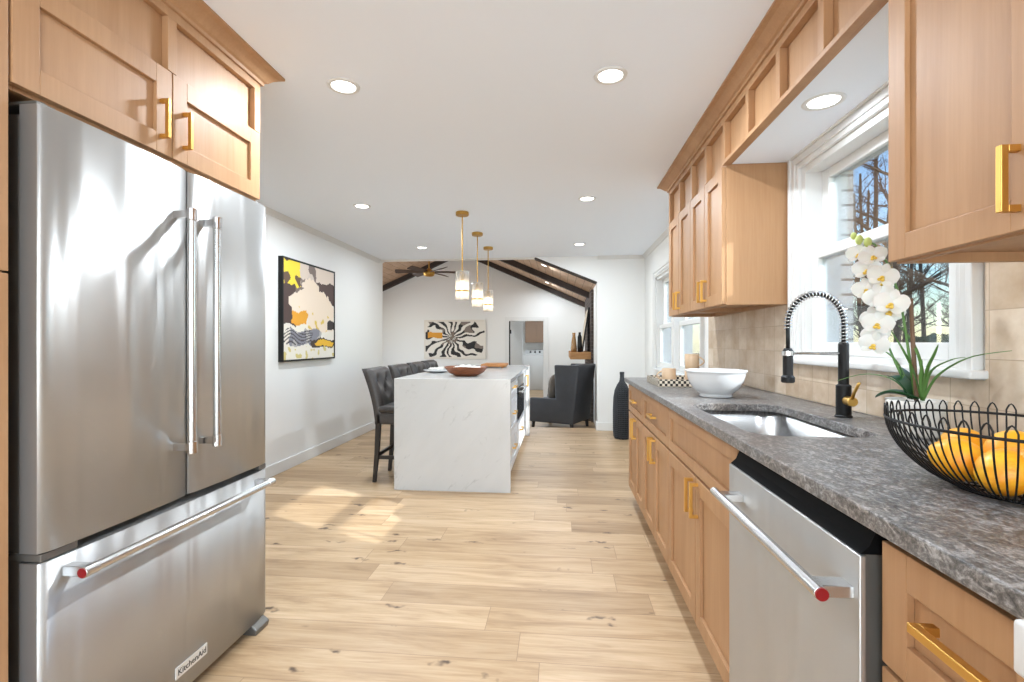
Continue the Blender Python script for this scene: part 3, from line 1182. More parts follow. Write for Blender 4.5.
def upper_cabinet(label, doors, z0=1.36, z1=2.04, pulls=None):
    y0, y1 = doors[0][0], doors[-1][1]
    c = thing('upper_cabinet', label, 'cabinet', (0.95, (y0 + y1) / 2, z0), 'wood wall cabinets on the right')
    bm = nb()
    t = 0.018
    box(bm, XU + 0.021, XR - 0.011, y0 + 0.001, y0 + t, z0, z1 + 0.005)
    box(bm, XU + 0.021, XR - 0.011, y1 - t, y1 - 0.001, z0, z1 + 0.005)
    box(bm, XU + 0.021, XR - 0.011, y0 + t, y1 - t, z0 + 0.022, z0 + 0.04)
    box(bm, XU + 0.021, XR - 0.011, y0 + t, y1 - t, z1 - t, z1 + 0.005)
    box(bm, XU + 0.042, XR - 0.011, y0 + 0.001, y0 + t, z1 + 0.0051, z1 + 0.09)
    box(bm, XU + 0.0205, XU + 0.04, y0 + t, y1 - t, z0, z0 + 0.022)
    box(bm, XR - 0.03, XR - 0.0115, y0 + t, y1 - t, z0, z0 + 0.022)
    M('body', bm, 'cab', c, bevel=0.001)
    for i, (a, b) in enumerate(doors):
        d = M('door', shaker(nb(), XU, -1, a + 0.0035, b - 0.0035, z0 + 0.004, z1 - 0.004), 'cab', c, bevel=0.0015)
        y = (b - 0.035) if i == 0 else (a + 0.035)
        if pulls:
            y = pulls[i]
        M('handle', pull_v(XU, -1, y, z0 + 0.036, z0 + 0.152), 'gold', d, bevel=0.001)
    return c


upper_cabinet('wood wall cabinet directly beyond the sink window', [(2.49, 2.785), (2.785, 3.08)])
upper_cabinet('wood wall cabinet at the far end of the right-hand run', [(3.08, 3.375), (3.375, 3.67)])
upper_cabinet('large near wood wall cabinet on the near side of the sink window', [(0.49, 0.883), (0.883, 1.272)], 1.365, 2.04, [0.845, 0.930])

# frieze with square panels and crown, running over cabinets and window
fz = thing('cabinet_frieze', 'honey wood frieze of square panels with crown running above cabinets and window', 'frieze', (0.8, 2.0, 2.04))
bm = nb()
Z0, Z1 = 2.04, 2.275
FY0, FY1 = 0.43, 3.67
box(bm, XU + 0.028, XU + 0.04, FY0, FY1, Z0, Z1 + 0.05)
box(bm, XU, XU + 0.028, FY0, FY1, Z1 - 0.035, Z1 + 0.05)
box(bm, XU, XU + 0.028, 1.276, 2.49, Z0, Z0 + 0.018)
pitch = 0.2965
y = FY1
for k in range(12):
    ya = FY1 - pitch * k
    if ya - 0.034 < FY0:
        break
    box(bm, XU, XU + 0.028, ya - 0.034, ya, Z0 + (0.0181 if 1.276 < ya < 2.52 else 0), Z1 - 0.0351)
box(bm, XU + 0.04, XR, FY1 - 0.018, FY1, Z0, Z1 + 0.05)
M('panelling', bm, 'cab', fz, bevel=0.0012)
PROF = [(0.0, 2.27), (0.010, 2.27), (0.012, 2.282), (0.022, 2.286), (0.036, 2.300), (0.052, 2.314), (0.064, 2.318), (0.07, 2.320), (0.07, 2.330), (0.0, 2.330)]


def crown(bm, xf, sg, y0, y1, xw):
    cols = []
    for d, z in PROF:
        cols.append([bm.verts.new((xf + sg * d, y0, z)), bm.verts.new((xf + sg * d, y1 + d, z)), bm.verts.new((xw, y1 + d, z))])
    n = len(cols)
    for i in range(n):
        a, b = cols[i], cols[(i + 1) % n]
        for k in range(2):
            bm.faces.new((a[k], a[k + 1], b[k + 1], b[k]))
    bm.faces.new([q[0] for q in cols])
    bm.faces.new([q[2] for q in cols][::-1])
    bmesh.ops.recalc_face_normals(bm, faces=bm.faces[:])
    return bm


M('crown_moulding', crown(nb(), XU, -1, FY0, FY1, XR - 0.001), 'cab', fz)

# left: pantry, fridge cabinet
XP = -1.27
fc = thing('fridge_cabinet', 'honey wood cabinet with crown above the stainless refrigerator', 'cabinet', (-1.6, 1.5, 1.77))
bm = nb()
FA, FB = 1.02, 1.972
box(bm, -1.985, XP - 0.021, FA, FA + 0.02, 1.772, 2.31)
box(bm, -1.985, XP - 0.021, FB - 0.02, FB, 1.772, 2.31)
box(bm, -1.985, XP - 0.05, FA + 0.02, FB - 0.02, 1.79, 1.81)
box(bm, -1.985, XP - 0.05, FA + 0.02, FB - 0.02, 2.05, 2.07)
box(bm, XP - 0.04, XP - 0.0205, FA + 0.02, FB - 0.02, 1.772, 1.785)
M('body', bm, 'cab', fc, bevel=0.001)
bm = nb()
box(bm, XP - 0.04, XP - 0.022, FA, FB, 2.062, 2.31)
box(bm, XP - 0.022, XP, FA, FB, 2.240, 2.31)
for a, b in ((FA, FA + 0.038), (1.478, 1.516), (FB - 0.038, FB)):
    box(bm, XP - 0.022, XP, a, b, 2.064, 2.240)
M('frieze', bm, 'cab', fc, bevel=0.0012)
M('crown_moulding', crown(nb(), XP, 1, 0.0, FB, -1.98), 'cab', fc)
for i, (a, b) in enumerate(((FA, 1.497), (1.497, FB))):
    d = M('door', shaker(nb(), XP, 1, a + 0.002, b - 0.002, 1.782, 2.062, 0.062), 'cab', fc, bevel=0.0015)
    M('handle', pull_v(XP, 1, 1.497 + (-0.048, 0.048)[i], 1.828, 1.952), 'gold', d, bevel=0.001)

pc = thing('pantry_cabinet', 'tall honey wood pantry cabinet at the left edge, beside the refrigerator', 'cabinet', (-1.6, 0.6, 0))
M('body', box(nb(), -1.985, XP - 0.021, 0.2, 1.018, 0.1, 2.31), 'cab', pc)
M('toe_kick', box(nb(), -1.9, XP - 0.09, 0.2, 1.018, 0, 0.1), 'cab_dark', pc)
for z0, z1 in ((0.115, 1.335), (1.34, 2.26)):
    for a, b in ((0.205, 0.608), (0.612, 1.015)):
        d = M('door', shaker(nb(), XP, 1, a, b, z0, z1), 'cab', pc, bevel=0.0015)
        M('handle', pull_v(XP, 1, 0.61 + (-0.04 if b < 0.7 else 0.04), (z1 - 0.2 if z0 < 1 else z0 + 0.08), (z1 - 0.08 if z0 < 1 else z0 + 0.2)), 'gold', d)

# refrigerator ------------------------------------------------------------
fg = thing('refrigerator', 'tall stainless steel french door refrigerator with bottom freezer', 'refrigerator', (-1.55, 1.485, 0))
XG = -1.22
M('case', box(nb(), -1.97, XG - 0.072, 1.056, 1.94, 0.03, 1.725), 'sidegrey', fg, bevel=0.004)


def fridge_door(y0, y1, z0, z1, bulge=0.010):
    bm = nb()
    n = 40
    pts = []
    for k in range(n + 1):
        t = k / n
        s = 2 * t - 1
        x = XG - 0.010 * abs(s) ** 14 - bulge * 0.5 * s * s + 0.001
        pts.append((x, y0 + (y1 - y0) * t))
    pts += [(XG - 0.06, y1), (XG - 0.06, y0)]
    prism(bm, pts, 'z', z0, z1)
    return bm


def smooth_flat(o):
    for p in o.data.polygons:
        p.use_smooth = abs(p.normal.z) < 0.9 and len(p.vertices) == 4 and p.normal.x > 0.2
    return o


ds = [smooth_flat(M('door', fridge_door(1.046, 1.511, 0.672, 1.742), 'steel', fg)),
      smooth_flat(M('door', fridge_door(1.517, 1.951, 0.672, 1.742), 'steel', fg))]
fd = smooth_flat(M('freezer_drawer', fridge_door(1.046, 1.951, 0.045, 0.648), 'steel', fg))
XHD = -1.165
for i, y in enumerate((1.452, 1.566)):
    bm = nb()
    cyl(bm, (XHD, y, 0.822), (XHD, y, 1.602), 0.0125, 20)
    h = M('handle', bm, 'steel_bar', ds[i], bevel=0.0015)
    for z in (0.842, 1.582):
        bm = nb()
        box(bm, XG - 0.004, XHD + 0.004, y - 0.011, y + 0.011, z - 0.012, z + 0.012)
        cyl(bm, (XHD, y, z - 0.02), (XHD, y, z + 0.02), 0.0145, 20)
        M('handle_bracket', bm, 'chrome', h, bevel=0.002)
bm = nb()
cyl(bm, (XHD, 1.094, 0.610), (XHD, 1.890, 0.610), 0.0125, 20)
h = M('handle', bm, 'steel_bar', fd, bevel=0.0015)
for y in (1.110, 1.874):
    bm = nb()
    box(bm, XG - 0.004, XHD + 0.004, y - 0.014, y + 0.014, 0.597, 0.623)
    cyl(bm, (XHD, y - 0.018, 0.610), (XHD, y + 0.02, 0.610), 0.0145, 20)
    M('handle_bracket', bm, 'steel_bar', h, bevel=0.002)
bm = nb()
cyl(bm, (XHD, 1.0905, 0.610), (XHD, 1.0945, 0.610), 0.0122, 24)
M('end_cap', bm, 'red', h, label='red enamel end cap')
# name plate
bm = nb()
box(bm, XG - 0.006, XG + 0.004, 1.448, 1.588, 0.098, 0.136)
bp = M('badge', bm, 'label_grey', fd, bevel=0.002, label='small pale name plate')
tc = bpy.data.curves.new('badge_lettering', 'FONT')
tc.body = 'KitchenAid'
tc.size = 0.028
tc.align_x = 'CENTER'
tc.align_y = 'CENTER'
tc.extrude = 0.0004
to = bpy.data.objects.new('tmp_text', tc)
C.objects.link(to)
dg = bpy.context.evaluated_depsgraph_get()
tm = bpy.data.meshes.new_from_object(to.evaluated_get(dg))
bpy.data.objects.remove(to)
mt = Matrix(((0, 0, 1, XG + 0.0045), (1, 0, 0, 1.518), (0, 1, 0, 0.1165), (0, 0, 0, 1)))
tm.transform(Matrix.Translation(-ORG[fg.name]) @ mt)
tm.materials.clear()
tm.materials.append(MAT['ink'])
tobj = bpy.data.objects.new('badge_lettering', tm)
C.objects.link(tobj)
tobj.parent = fd
ORG[tobj.name] = ORG[fg.name]
# hinges and feet
for y in (1.05, 1.90):
    bm = nb()
    box(bm, -1.42, XG - 0.02, y, y + 0.045, 1.742, 1.752)
    cyl(bm, (XG - 0.04, y + 0.022, 1.735), (XG - 0.04, y + 0.022, 1.757), 0.014, 12)
    M('top_hinge', bm, 'sidegrey', fg, bevel=0.002)
for y, w in ((1.05, 0.09), (1.90, 0.045)):
    M('hinge', box(nb(), XG - 0.10, XG - 0.008, y, y + w, 0.651, 0.669), 'sidegrey', fg, bevel=0.002)
for y in (1.06, 1.85):
    bm = nb()
    prism(bm, [(XG - 0.16, 0.0), (XG + 0.01, 0.0), (XG + 0.015, 0.022), (XG - 0.012, 0.042), (XG - 0.16, 0.044)], 'y', y, y + 0.085)
    M('foot', bm, 'sidegrey', fg, bevel=0.004)

# ------------------------------------------------------------------ island
IX0, IX1, IY0, IY1, IZ = -1.318, -0.384, 3.80, 6.20, 0.888
il = thing('kitchen_island', 'white kitchen island with a veined waterfall end panel', 'island', (-0.85, 5.0, 0))
bm = nb()
box(bm, IX0, IX1, IY0, IY0 + 0.035, 0, IZ)
box(bm, IX0, IX1, IY1 - 0.035, IY1, 0, IZ)
box(bm, IX0, IX1, IY0 + 0.035, IY1 - 0.035, IZ - 0.035, IZ)
M('waterfall_top', bm, 'quartz', il, bevel=0.002)
BX0, BX1 = -0.96, -0.425
bm = nb()
box(bm, BX0, BX1, IY0 + 0.036, 4.62, 0.10, IZ - 0.036)
box(bm, BX0, -0.90, 4.62, 5.36, 0.10, IZ - 0.036)
box(bm, BX0, BX1, 4.62, 5.36, 0.10, 0.43)
box(bm, BX0, BX1, 5.36, IY1 - 0.036, 0.10, IZ - 0.036)
M('body', bm, 'trim', il)
M('toe_kick', box(nb(), BX0 + 0.05, BX1 - 0.07, IY0 + 0.036, IY1 - 0.036, 0, 0.10), 'trim', il)
XI = -0.402
for z0, z1 in ((0.70, 0.845), (0.41, 0.694), (0.115, 0.404)):
    d = M('drawer', shaker(nb(), XI, 1, 3.85, 4.60, z0, z1, 0.05), 'trim', il, bevel=0.0015)
    M('handle', pull_h(XI, 1, 4.14, 4.31, (z0 + z1) / 2 + 0.02), 'gold', d)
d = M('drawer', shaker(nb(), XI, 1, 4.63, 5.35, 0.115, 0.415, 0.05), 'trim', il, bevel=0.0015)
M('handle', pull_h(XI, 1, 4.90, 5.07, 0.30), 'gold', d)
for i, (a, b) in enumerate(((5.37, 5.765), (5.77, 6.155))):
    d = M('door', shaker(nb(), XI, 1, a, b, 0.115, 0.845), 'trim', il, bevel=0.0015)
    M('handle', pull_v(XI, 1, 5.767 + (-0.04, 0.04)[i], 0.66, 0.79), 'gold', d)
mw = thing('microwave', 'black built-in microwave in the aisle side of the white island', 'microwave', (-0.6, 5.0, 0.43))
M('case', box(nb(), -0.89, -0.43, 4.63, 5.35, 0.435, IZ - 0.04), 'black', mw)
M('door', box(nb(), -0.43, -0.392, 4.635, 5.345, 0.44, 0.74), 'blackgloss', mw, bevel=0.004)
M('control_panel', box(nb(), -0.43, -0.395, 4.635, 5.345, 0.745, 0.84), 'steel', mw, bevel=0.004)
bm = nb()
cyl(bm, (-0.36, 4.70, 0.70), (-0.36, 5.28, 0.70), 0.010, 12)
for y in (4.74, 5.24):
    cyl(bm, (-0.36, y, 0.70), (-0.395, y, 0.70), 0.007, 10)
M('handle', bm, 'steel', mw)

# things on the island
bm = nb()
prof = [(0.0, IZ + 0.001), (0.09, IZ + 0.001), (0.15, IZ + 0.03), (0.185, IZ + 0.075), (0.192, IZ + 0.08), (0.182, IZ + 0.078), (0.14, IZ + 0.042), (0.08, IZ + 0.022), (0.0, IZ + 0.02)]
lathe(bm, prof, -0.80, 4.14, 40)
for v in bm.verts:
    v.co.y = 4.14 + (v.co.y - 4.14) * 0.8
    if v.co.z > IZ + 0.03:
        v.co.z += 0.004 * math.sin(3 * math.atan2(v.co.y - 4.14, v.co.x + 0.8))
wb = one('wooden_bowl', bm, 'bowlwood', 'carved brown wooden bowl near the front end of the white island', 'bowl', (-0.80, 4.14, IZ), smooth=True)
bm = nb()
g = bmesh.ops.create_grid(bm, x_segments=18, y_segments=14, size=0.5)
for v in bm.verts:
    x, y = v.co.x * 0.22, v.co.y * 0.17
    v.co = Vector((-0.79 + x, 4.14 + y, IZ + 0.055 + 0.045 * abs(noise.noise((x * 22, y * 22, 1.3))) + 0.02 * (1 - abs(x) / 0.11)))
one('napkin', bm, 'linen', 'crumpled white napkin lying inside the carved wooden bowl', 'napkin', (-0.79, 4.14, IZ + 0.05), smooth=True, solid=0.004)
tr_ = thing('serving_board', 'honey wood serving board at the far end of the island', 'board', (-0.76, 5.65, IZ))
bm = nb()
box(bm, -0.89, -0.62, 5.48, 5.88, IZ + 0.012, IZ + 0.042)
M('board', bm, 'board', tr_, bevel=0.006, seg=3)
for x in (-0.86, -0.65):
    for y in (5.51, 5.85):
        bm = nb()
        lathe(bm, [(0, IZ), (0.012, IZ), (0.014, IZ + 0.013), (0, IZ + 0.013)], x, y, 12)
        M('foot', bm, 'board', tr_)
bm = nb()
lathe(bm, [(0, IZ + 0.001), (0.06, IZ + 0.001), (0.10, IZ + 0.014), (0.135, IZ + 0.024), (0.133, IZ + 0.028), (0.09, IZ + 0.018), (0, IZ + 0.010)], -1.17, 4.60, 36)
one('plate', bm, 'white', 'white plate on the island in front of the second stool', 'plate', (-1.17, 4.60, IZ), smooth=True)
bm = nb()
g = bmesh.ops.create_grid(bm, x_segments=12, y_segments=12, size=0.5)
for v in bm.verts:
    x, y = v.co.x * 0.14, v.co.y * 0.12
    v.co = Vector((-1.17 + x, 4.60 + y, IZ + 0.030 + 0.022 * abs(noise.noise((x * 30, y * 30, 4.1))) + 0.012 * (1 - abs(y) / 0.06)))
one('napkin', bm, 'linen', 'folded white napkin on the plate in front of the second stool', 'napkin', (-1.17, 4.60, IZ + 0.03), smooth=True, solid=0.005)


# bar stools --------------------------------------------------------------
def make_stool(label):
    t = thing('bar_stool', label, 'bar stool', (0, 0, 0), 'bar stools along the island')
    bm = nb()
    box(bm, -0.20, 0.22, -0.215, 0.215, 0.49, 0.585)
    M('seat_frame', bm, 'leather', t, bevel=0.012, seg=3)
    bm = nb()
    box(bm, -0.19, 0.225, -0.22, 0.22, 0.582, 0.645)
    M('seat', bm, 'leather', t, bevel=0.028, seg=4)
    # reclined back, tufted
    bm = nb()
    ny, nz = 18, 16
    tufts = [(-0.10, 0.845), (0.10, 0.845), (0.0, 0.755)]
    front, back = [], []
    for j in range(nz + 1):
        s = j / nz
        z = 0.50 + 0.462 * s
        xb = -0.205 - 0.115 * s ** 1.6
        rf, rb = [], []
        for i in range(ny + 1):
            y = -0.215 + 0.43 * i / ny
            dep = 0.0
            for ty, tz in tufts:
                dd = ((y - ty) / 0.05) ** 2 + ((z - tz) / 0.05) ** 2
                dep += 0.030 * math.exp(-dd)
            edge = min(1, (0.215 - abs(y)) / 0.02, (1 - s) / 0.05 if s > 0.5 else 1)
            th = 0.045 + 0.035 * math.sqrt(max(edge, 0))
            zz = z - 0.008 * (1 - max(edge, 0))
            rf.append(bm.verts.new((xb + th - dep, y, zz)))
            rb.append(bm.verts.new((xb, y, zz)))
        front.append(rf)
        back.append(rb)
    for j in range(nz):
        for i in range(ny):
            bm.faces.new((front[j][i], front[j][i + 1], front[j + 1][i + 1], front[j + 1][i]))
            bm.faces.new((back[j][i + 1], back[j][i], back[j + 1][i], back[j + 1][i + 1]))
        bm.faces.new((front[j][0], front[j + 1][0], back[j + 1][0], back[j][0]))
        bm.faces.new((front[j][ny], back[j][ny], back[j + 1][ny], front[j + 1][ny]))
    for i in range(ny):
        bm.faces.new((front[nz][i], front[nz][i + 1], back[nz][i + 1], back[nz][i]))
        bm.faces.new((front[0][i + 1], front[0][i], back[0][i], back[0][i + 1]))
    bmesh.ops.recalc_face_normals(bm, faces=bm.faces[:])
    b = M('backrest', bm, 'leather', t, smooth=True)
    for ty, tz in tufts:
        bm = nb()
        s = (tz - 0.5) / 0.462
        ellipsoid(bm, (-0.205 - 0.115 * s ** 1.6 + 0.052, ty, tz), 0.008, 0.013, 0.013, 12, 8)
        M('button', bm, 'leather', b, smooth=True)
    for sx, sy in ((-1, -1), (-1, 1), (1, -1), (1, 1)):
        bm = nb()
        x0, y0 = (0.185 * sx, 0.185 * sy)
        x1 = x0 + (-0.035 if sx < 0 else 0.01)
        a, bb = 0.020, 0.014
        A = [bm.verts.new((x0 + p * a, y0 + q * a, 0.50)) for p, q in ((-1, -1), (1, -1), (1, 1), (-1, 1))]
        B = [bm.verts.new((x0 + (x1 - x0) * 0.35 + p * 0.018, y0 + q * 0.018, 0.25)) for p, q in ((-1, -1), (1, -1), (1, 1), (-1, 1))]
        D = [bm.verts.new((x1 + p * bb, y0 + q * bb, 0.0)) for p, q in ((-1, -1), (1, -1), (1, 1), (-1, 1))]
        for u, w in ((A, B), (B, D)):
            for k in range(4):
                bm.faces.new((u[k], u[(k + 1) % 4], w[(k + 1) % 4], w[k]))
        bm.faces.new(A)
        bm.faces.new(D)
        bmesh.ops.recalc_face_normals(bm, faces=bm.faces[:])
        M('leg', bm, 'legwood', t, bevel=0.002)
    for sy in (-1, 1):
        M('stretcher', box(nb(), -0.18, 0.18, 0.185 * sy - 0.010, 0.185 * sy + 0.010, 0.195, 0.225), 'legwood', t, bevel=0.002)
    M('footrest', box(nb(), 0.175, 0.198, -0.18, 0.18, 0.165, 0.200), 'legwood', t, bevel=0.002)
    M('stretcher', box(nb(), -0.200, -0.180, -0.18, 0.18, 0.215, 0.245), 'legwood', t, bevel=0.002)
    return t


st = make_stool('charcoal tufted bar stool nearest the waterfall end of the island')
st.location = (-1.335, 4.18, 0)
lab = ['charcoal bar stool second from the waterfall end of the island', 'charcoal bar stool third from the waterfall end of the island',
       'charcoal bar stool at the far end of the island']
for y, l in zip((4.80, 5.38, 5.93), lab):
    dup(st, (-1.335, y, 0), 0, l)

# pendants ----------------------------------------------------------------
def make_pendant(label):
    t = thing('pendant_light', label, 'pendant light', (0, 0, 0), 'pendant lights over the island')
    bm = nb()
    lathe(bm, [(0, 0), (0.056, 0), (0.058, -0.0045), (0.058, -0.026), (0.054, -0.031), (0, -0.031)], 0, 0, 32)
    M('canopy', bm, 'brass', t, smooth=False)
    bm = nb()
    cyl(bm, (0, 0, -0.03), (0, 0, -0.56), 0.0055, 12)
    M('rod', bm, 'brass', t)
    bm = nb()
    lathe(bm, [(0, -0.545), (0.014, -0.545), (0.018, -0.56), (0.018, -0.60), (0.012, -0.61), (0, -0.61)], 0, 0, 20)
    M('socket', bm, 'brass', t)
    bm = nb()
    n = 72
    lathe(bm, [(0.056, -0.525), (0.056, -0.775)], 0, 0, n, 0.0022, 18)
    M('glass_shade', bm, 'ribglass', t, smooth=True, solid=0.004)
    bm = nb()
    lathe(bm, [(0.0605, -0.693), (0.0605, -0.706), (0.0585, -0.706), (0.0585, -0.693), (0.0605, -0.693)], 0, 0, 40)
    M('band', bm, 'brass', t)
    bm = nb()
    for a in range(2):
        cyl(bm, (-0.057 if a else 0, 0 if a else -0.057, -0.545), (0.057 if a else 0, 0 if a else 0.057, -0.545), 0.003, 8)
    M('shade_holder', bm, 'brass', t)
    bm = nb()
    ellipsoid(bm, (0, 0, -0.645), 0.022, 0.022, 0.042, 16, 12)
    M('bulb', bm, 'bulb', t, smooth=True)
    return t


pn = make_pendant('brass pendant with glass shade nearest the front of the island')
pn.location = (-0.862, 4.28, CEIL)
for y in (4.28, 5.10, 5.88):
    d = bpy.data.lights.new('pendant_lamp', 'POINT')
    d.energy, d.shadow_soft_size, d.color = 0.9, 0.05, (1, 0.86, 0.68)
    o = bpy.data.objects.new('pendant_lamp', d)
    C.objects.link(o)
    o.location = (-0.865, y, CEIL - 0.735)
dup(pn, (-0.866, 5.10, CEIL), 0, 'middle of the three brass and glass pendants over the island')
dup(pn, (-0.866, 5.88, CEIL), 0, 'farthest of the three brass and glass pendants over the island')


# recessed lights ---------------------------------------------------------
def make_downlight(label):
    t = thing('recessed_light', label, 'ceiling light', (0, 0, 0), 'recessed ceiling lights')
    bm = nb()
    lathe(bm, [(0.052, -0.002), (0.055, -0.006), (0.070, -0.004), (0.072, 0.0), (0.052, 0.0), (0.052, -0.002)], 0, 0, 40)
    M('trim_ring', bm, 'trim', t, smooth=True)
    bm = nb()
    lathe(bm, [(0.0, -0.003), (0.052, -0.003), (0.052, 0.0), (0.0, 0.0)], 0, 0, 40)
    M('lens', bm, 'lens', t)
    return t


def downlamp(loc, power):
    d = bpy.data.lights.new('downlight_lamp', 'AREA')
    d.shape = 'DISK'
    d.size = 0.095
    d.energy = power
    d.color = (0.80, 0.89, 0.97)
    o = bpy.data.objects.new('downlight_lamp', d)
    C.objects.link(o)
    o.location = (loc[0], loc[1], loc[2] - 0.02)


LP = 18
dl0 = None
for (x, y, l) in ((-0.97, 2.122, 'round recessed ceiling light nearest the refrigerator'),
                  (0.217, 2.15, 'round recessed ceiling light above the aisle near the window cabinets'),
                  (-1.667, 4.0, 'round recessed ceiling light between the framed wall painting and the nearest pendant'),
                  (0.216, 3.97, 'recessed ceiling light above the middle of the aisle past the cabinets'),
                  (-1.67, 5.82, 'small recessed ceiling light nearest the left end of the opening'),
                  (0.228, 5.8, 'small recessed ceiling light nearest the right end of the opening'),
                  (-0.7, 0.2, None), (0.217, -1.2, None)):  # last two: unseen lights added behind the camera for extra light
    if l is None:
        dup(dl0, (x, y, CEIL), 0, 'added unseen recessed ceiling light ' + ('in front of the range' if y > 0 else 'nearest the added patio door')).location = (x, y, CEIL)
    elif dl0 is None:
        dl0 = make_downlight(l)
        dl0.location = (x, y, CEIL)
    else:
        dup(dl0, (x, y, CEIL), 0, l)
    downlamp((x, y, CEIL), LP * (0.4 if y < 1 else 1.0 if y < 3 else 1.0 if y < 5 else 0.55))
dup(dl0, (0.95, 1.876, 2.05), 0, 'round recessed light in the white soffit above the sink window')
downlamp((0.95, 1.876, 2.05), LP * 0.12)
# two on the slope of the living room vault
sl = math.atan(SL)
for i, (x, y) in enumerate(((-0.29, 8.9), (-0.3, 11.5))):
    r = dup(dl0, (x, y, zv(x) - 0.001), 0, ['recessed light on the planked vault slope, nearer the opening',
                                            'recessed light on the planked vault slope between the two beams'][i])
    r.rotation_euler = (0, sl, 0)
    downlamp((x, y, zv(x) - 0.02), LP)
downlamp((-0.8, 14.2, 2.19), 22)  # unseen lamp added to light the laundry room, no fixture
downlamp((-3.5, 9.5, zv(-3.5) - 0.02), LP)

# ceiling fan -------------------------------------------------------------
FX, FY, FZ = -2.5, 9.2, 2.51
fan = thing('ceiling_fan', 'brass ceiling fan with dark wood blades hanging in the living room', 'ceiling fan', (FX, FY, RZ))
bm = nb()
lathe(bm, [(0, RZ), (0.07, RZ - 0.03), (0.07, RZ - 0.08), (0.02, RZ - 0.11), (0, RZ - 0.11)], FX, FY, 24)
M('canopy', bm, 'brass', fan)
bm = nb()
cyl(bm, (FX, FY, RZ - 0.1), (FX, FY, FZ + 0.05), 0.014, 12)
M('downrod', bm, 'brass', fan)
bm = nb()
lathe(bm, [(0, FZ + 0.09), (0.03, FZ + 0.085), (0.05, FZ + 0.06), (0.10, FZ + 0.04), (0.115, FZ), (0.10, FZ - 0.05), (0.06, FZ - 0.07), (0, FZ - 0.075)], FX, FY, 32)
M('motor', bm, 'brass', fan, smooth=True)
for k in range(6):
    a = math.radians(12 + 60 * k)
    bm = nb()
    prism(bm, [(0.08, -0.035), (0.20, -0.05), (0.62, -0.068), (0.64, -0.05), (0.64, 0.05), (0.62, 0.068), (0.20, 0.05), (0.08, 0.035)], 'z', -0.005, 0.005)
    R = Matrix.Translation((FX, FY, FZ + 0.02)) @ Matrix.Rotation(a, 4, 'Z') @ Matrix.Rotation(math.radians(22), 4, 'X')
    bm.transform(R)
    M('blade', bm, 'blade', fan, bevel=0.002)


# ------------------------------------------------------------------ paintings
def painted(name, nu, nv, place, colf, parent):
    """grid of nu x nv faces; place(u, v) -> world point with v = 0 at the top; colf(u, v) -> linear colour"""
    bm = nb()
    lay = bm.loops.layers.float_color.new('Col')
    V = [[bm.verts.new(place(i / nu, j / nv)) for i in range(nu + 1)] for j in range(nv + 1)]
    for j in range(nv):
        for i in range(nu):
            f = bm.faces.new((V[j + 1][i], V[j + 1][i + 1], V[j][i + 1], V[j][i]))
            c = colf((i + 0.5) / nu, (j + 0.5) / nv)
            for l in f.loops:
                l[lay] = c
    return M(name, bm, 'canvas', parent)


def nz(x, y, s, k=0.0):
    return noise.noise((x * s, y * s, k))


def abstract(u, v):
    du, dv = u + 0.05 * nz(u, v, 6) + 0.03 * nz(u, v, 17, 3), v + 0.04 * nz(u, v, 6, 5) + 0.02 * nz(u, v, 19, 7)
    col = lin(226, 220, 208)
    if dv < 0.30:
        col = lin(120, 104, 96) if nz(u, v, 7, 2) > -0.1 else lin(206, 192, 180)
    if du < 0.2 and 0.22 < dv < 0.66:
        col = lin(74, 56, 52)
    if du > 0.62 and 0.16 < dv < 0.40:
        col = lin(78, 58, 54)
    if du < 0.30 and dv < 0.25:
        col = lin(232, 208, 58) if nz(u, v, 9, 11) > -0.22 else lin(96, 74, 58)
    if du > 0.28 and du < 0.45 and dv < 0.16:
        col = lin(214, 198, 184)
    if du > 0.60 and dv < 0.16:
        col = lin(220, 204, 190)
    if ((du - 0.50) / 0.17) ** 2 + ((dv - 0.24) / 0.09) ** 2 < 1 or ((du - 0.52) / 0.42) ** 2 + ((dv - 0.42) / 0.17) ** 2 < 1 or (0.45 < du < 0.99 and 0.42 < dv < 0.70):
        col = lin(230, 212, 192)
        if nz(u, v, 14, 21) > 0.38 and v > 0.45:
            col = lin(216, 186, 90)
    if 0.16 < du < 0.42 and 0.50 < dv < 0.64:
        col = lin(224, 158, 46)
    if 0.12 < du < 0.72 and 0.69 < dv < 0.86:
        col = lin(128, 128, 138) if nz(u, v, 8, 31) > -0.15 else lin(176, 172, 170)
    if du < 0.5 and 0.70 < dv < 0.84 and abs(math.sin(v * 90 + 6 * nz(u, v, 4, 9))) > 0.8:
        col = lin(70, 66, 70)
    if du > 0.86 and 0.58 < dv < 0.68:
        col = lin(52, 44, 44)
    r = ((du - 0.78) / 0.30) ** 2 + ((dv - 0.835) / 0.058) ** 2
    if r < 1:
        col = lin(60, 48, 40)
        if r < 0.5:
            col = lin(226, 178, 52)
    if dv > 0.88 and nz(u, v, 16, 40) > 0.3:
        col = lin(206, 190, 120)
    return col


PX = -2.475
pa = thing('painting', 'black framed yellow and cream abstract painting on the left wall', 'painting', (XL, 4.69, 1.0), 'paintings')
A0, A1, B0, B1 = 4.175, 5.20, 1.0, 1.955
bm = nb()
box(bm, XL, PX, A0, A0 + 0.016, B0, B1)
box(bm, XL, PX, A1 - 0.016, A1, B0, B1)
box(bm, XL, PX, A0 + 0.016, A1 - 0.016, B0, B0 + 0.016)
box(bm, XL, PX, A0 + 0.016, A1 - 0.016, B1 - 0.016, B1)
M('frame', bm, 'black', pa)
painted('canvas', 110, 104, lambda u, v: (PX - 0.006, A0 + 0.016 + u * (A1 - A0 - 0.032), B1 - 0.016 - v * (B1 - B0 - 0.032)), abstract, pa)


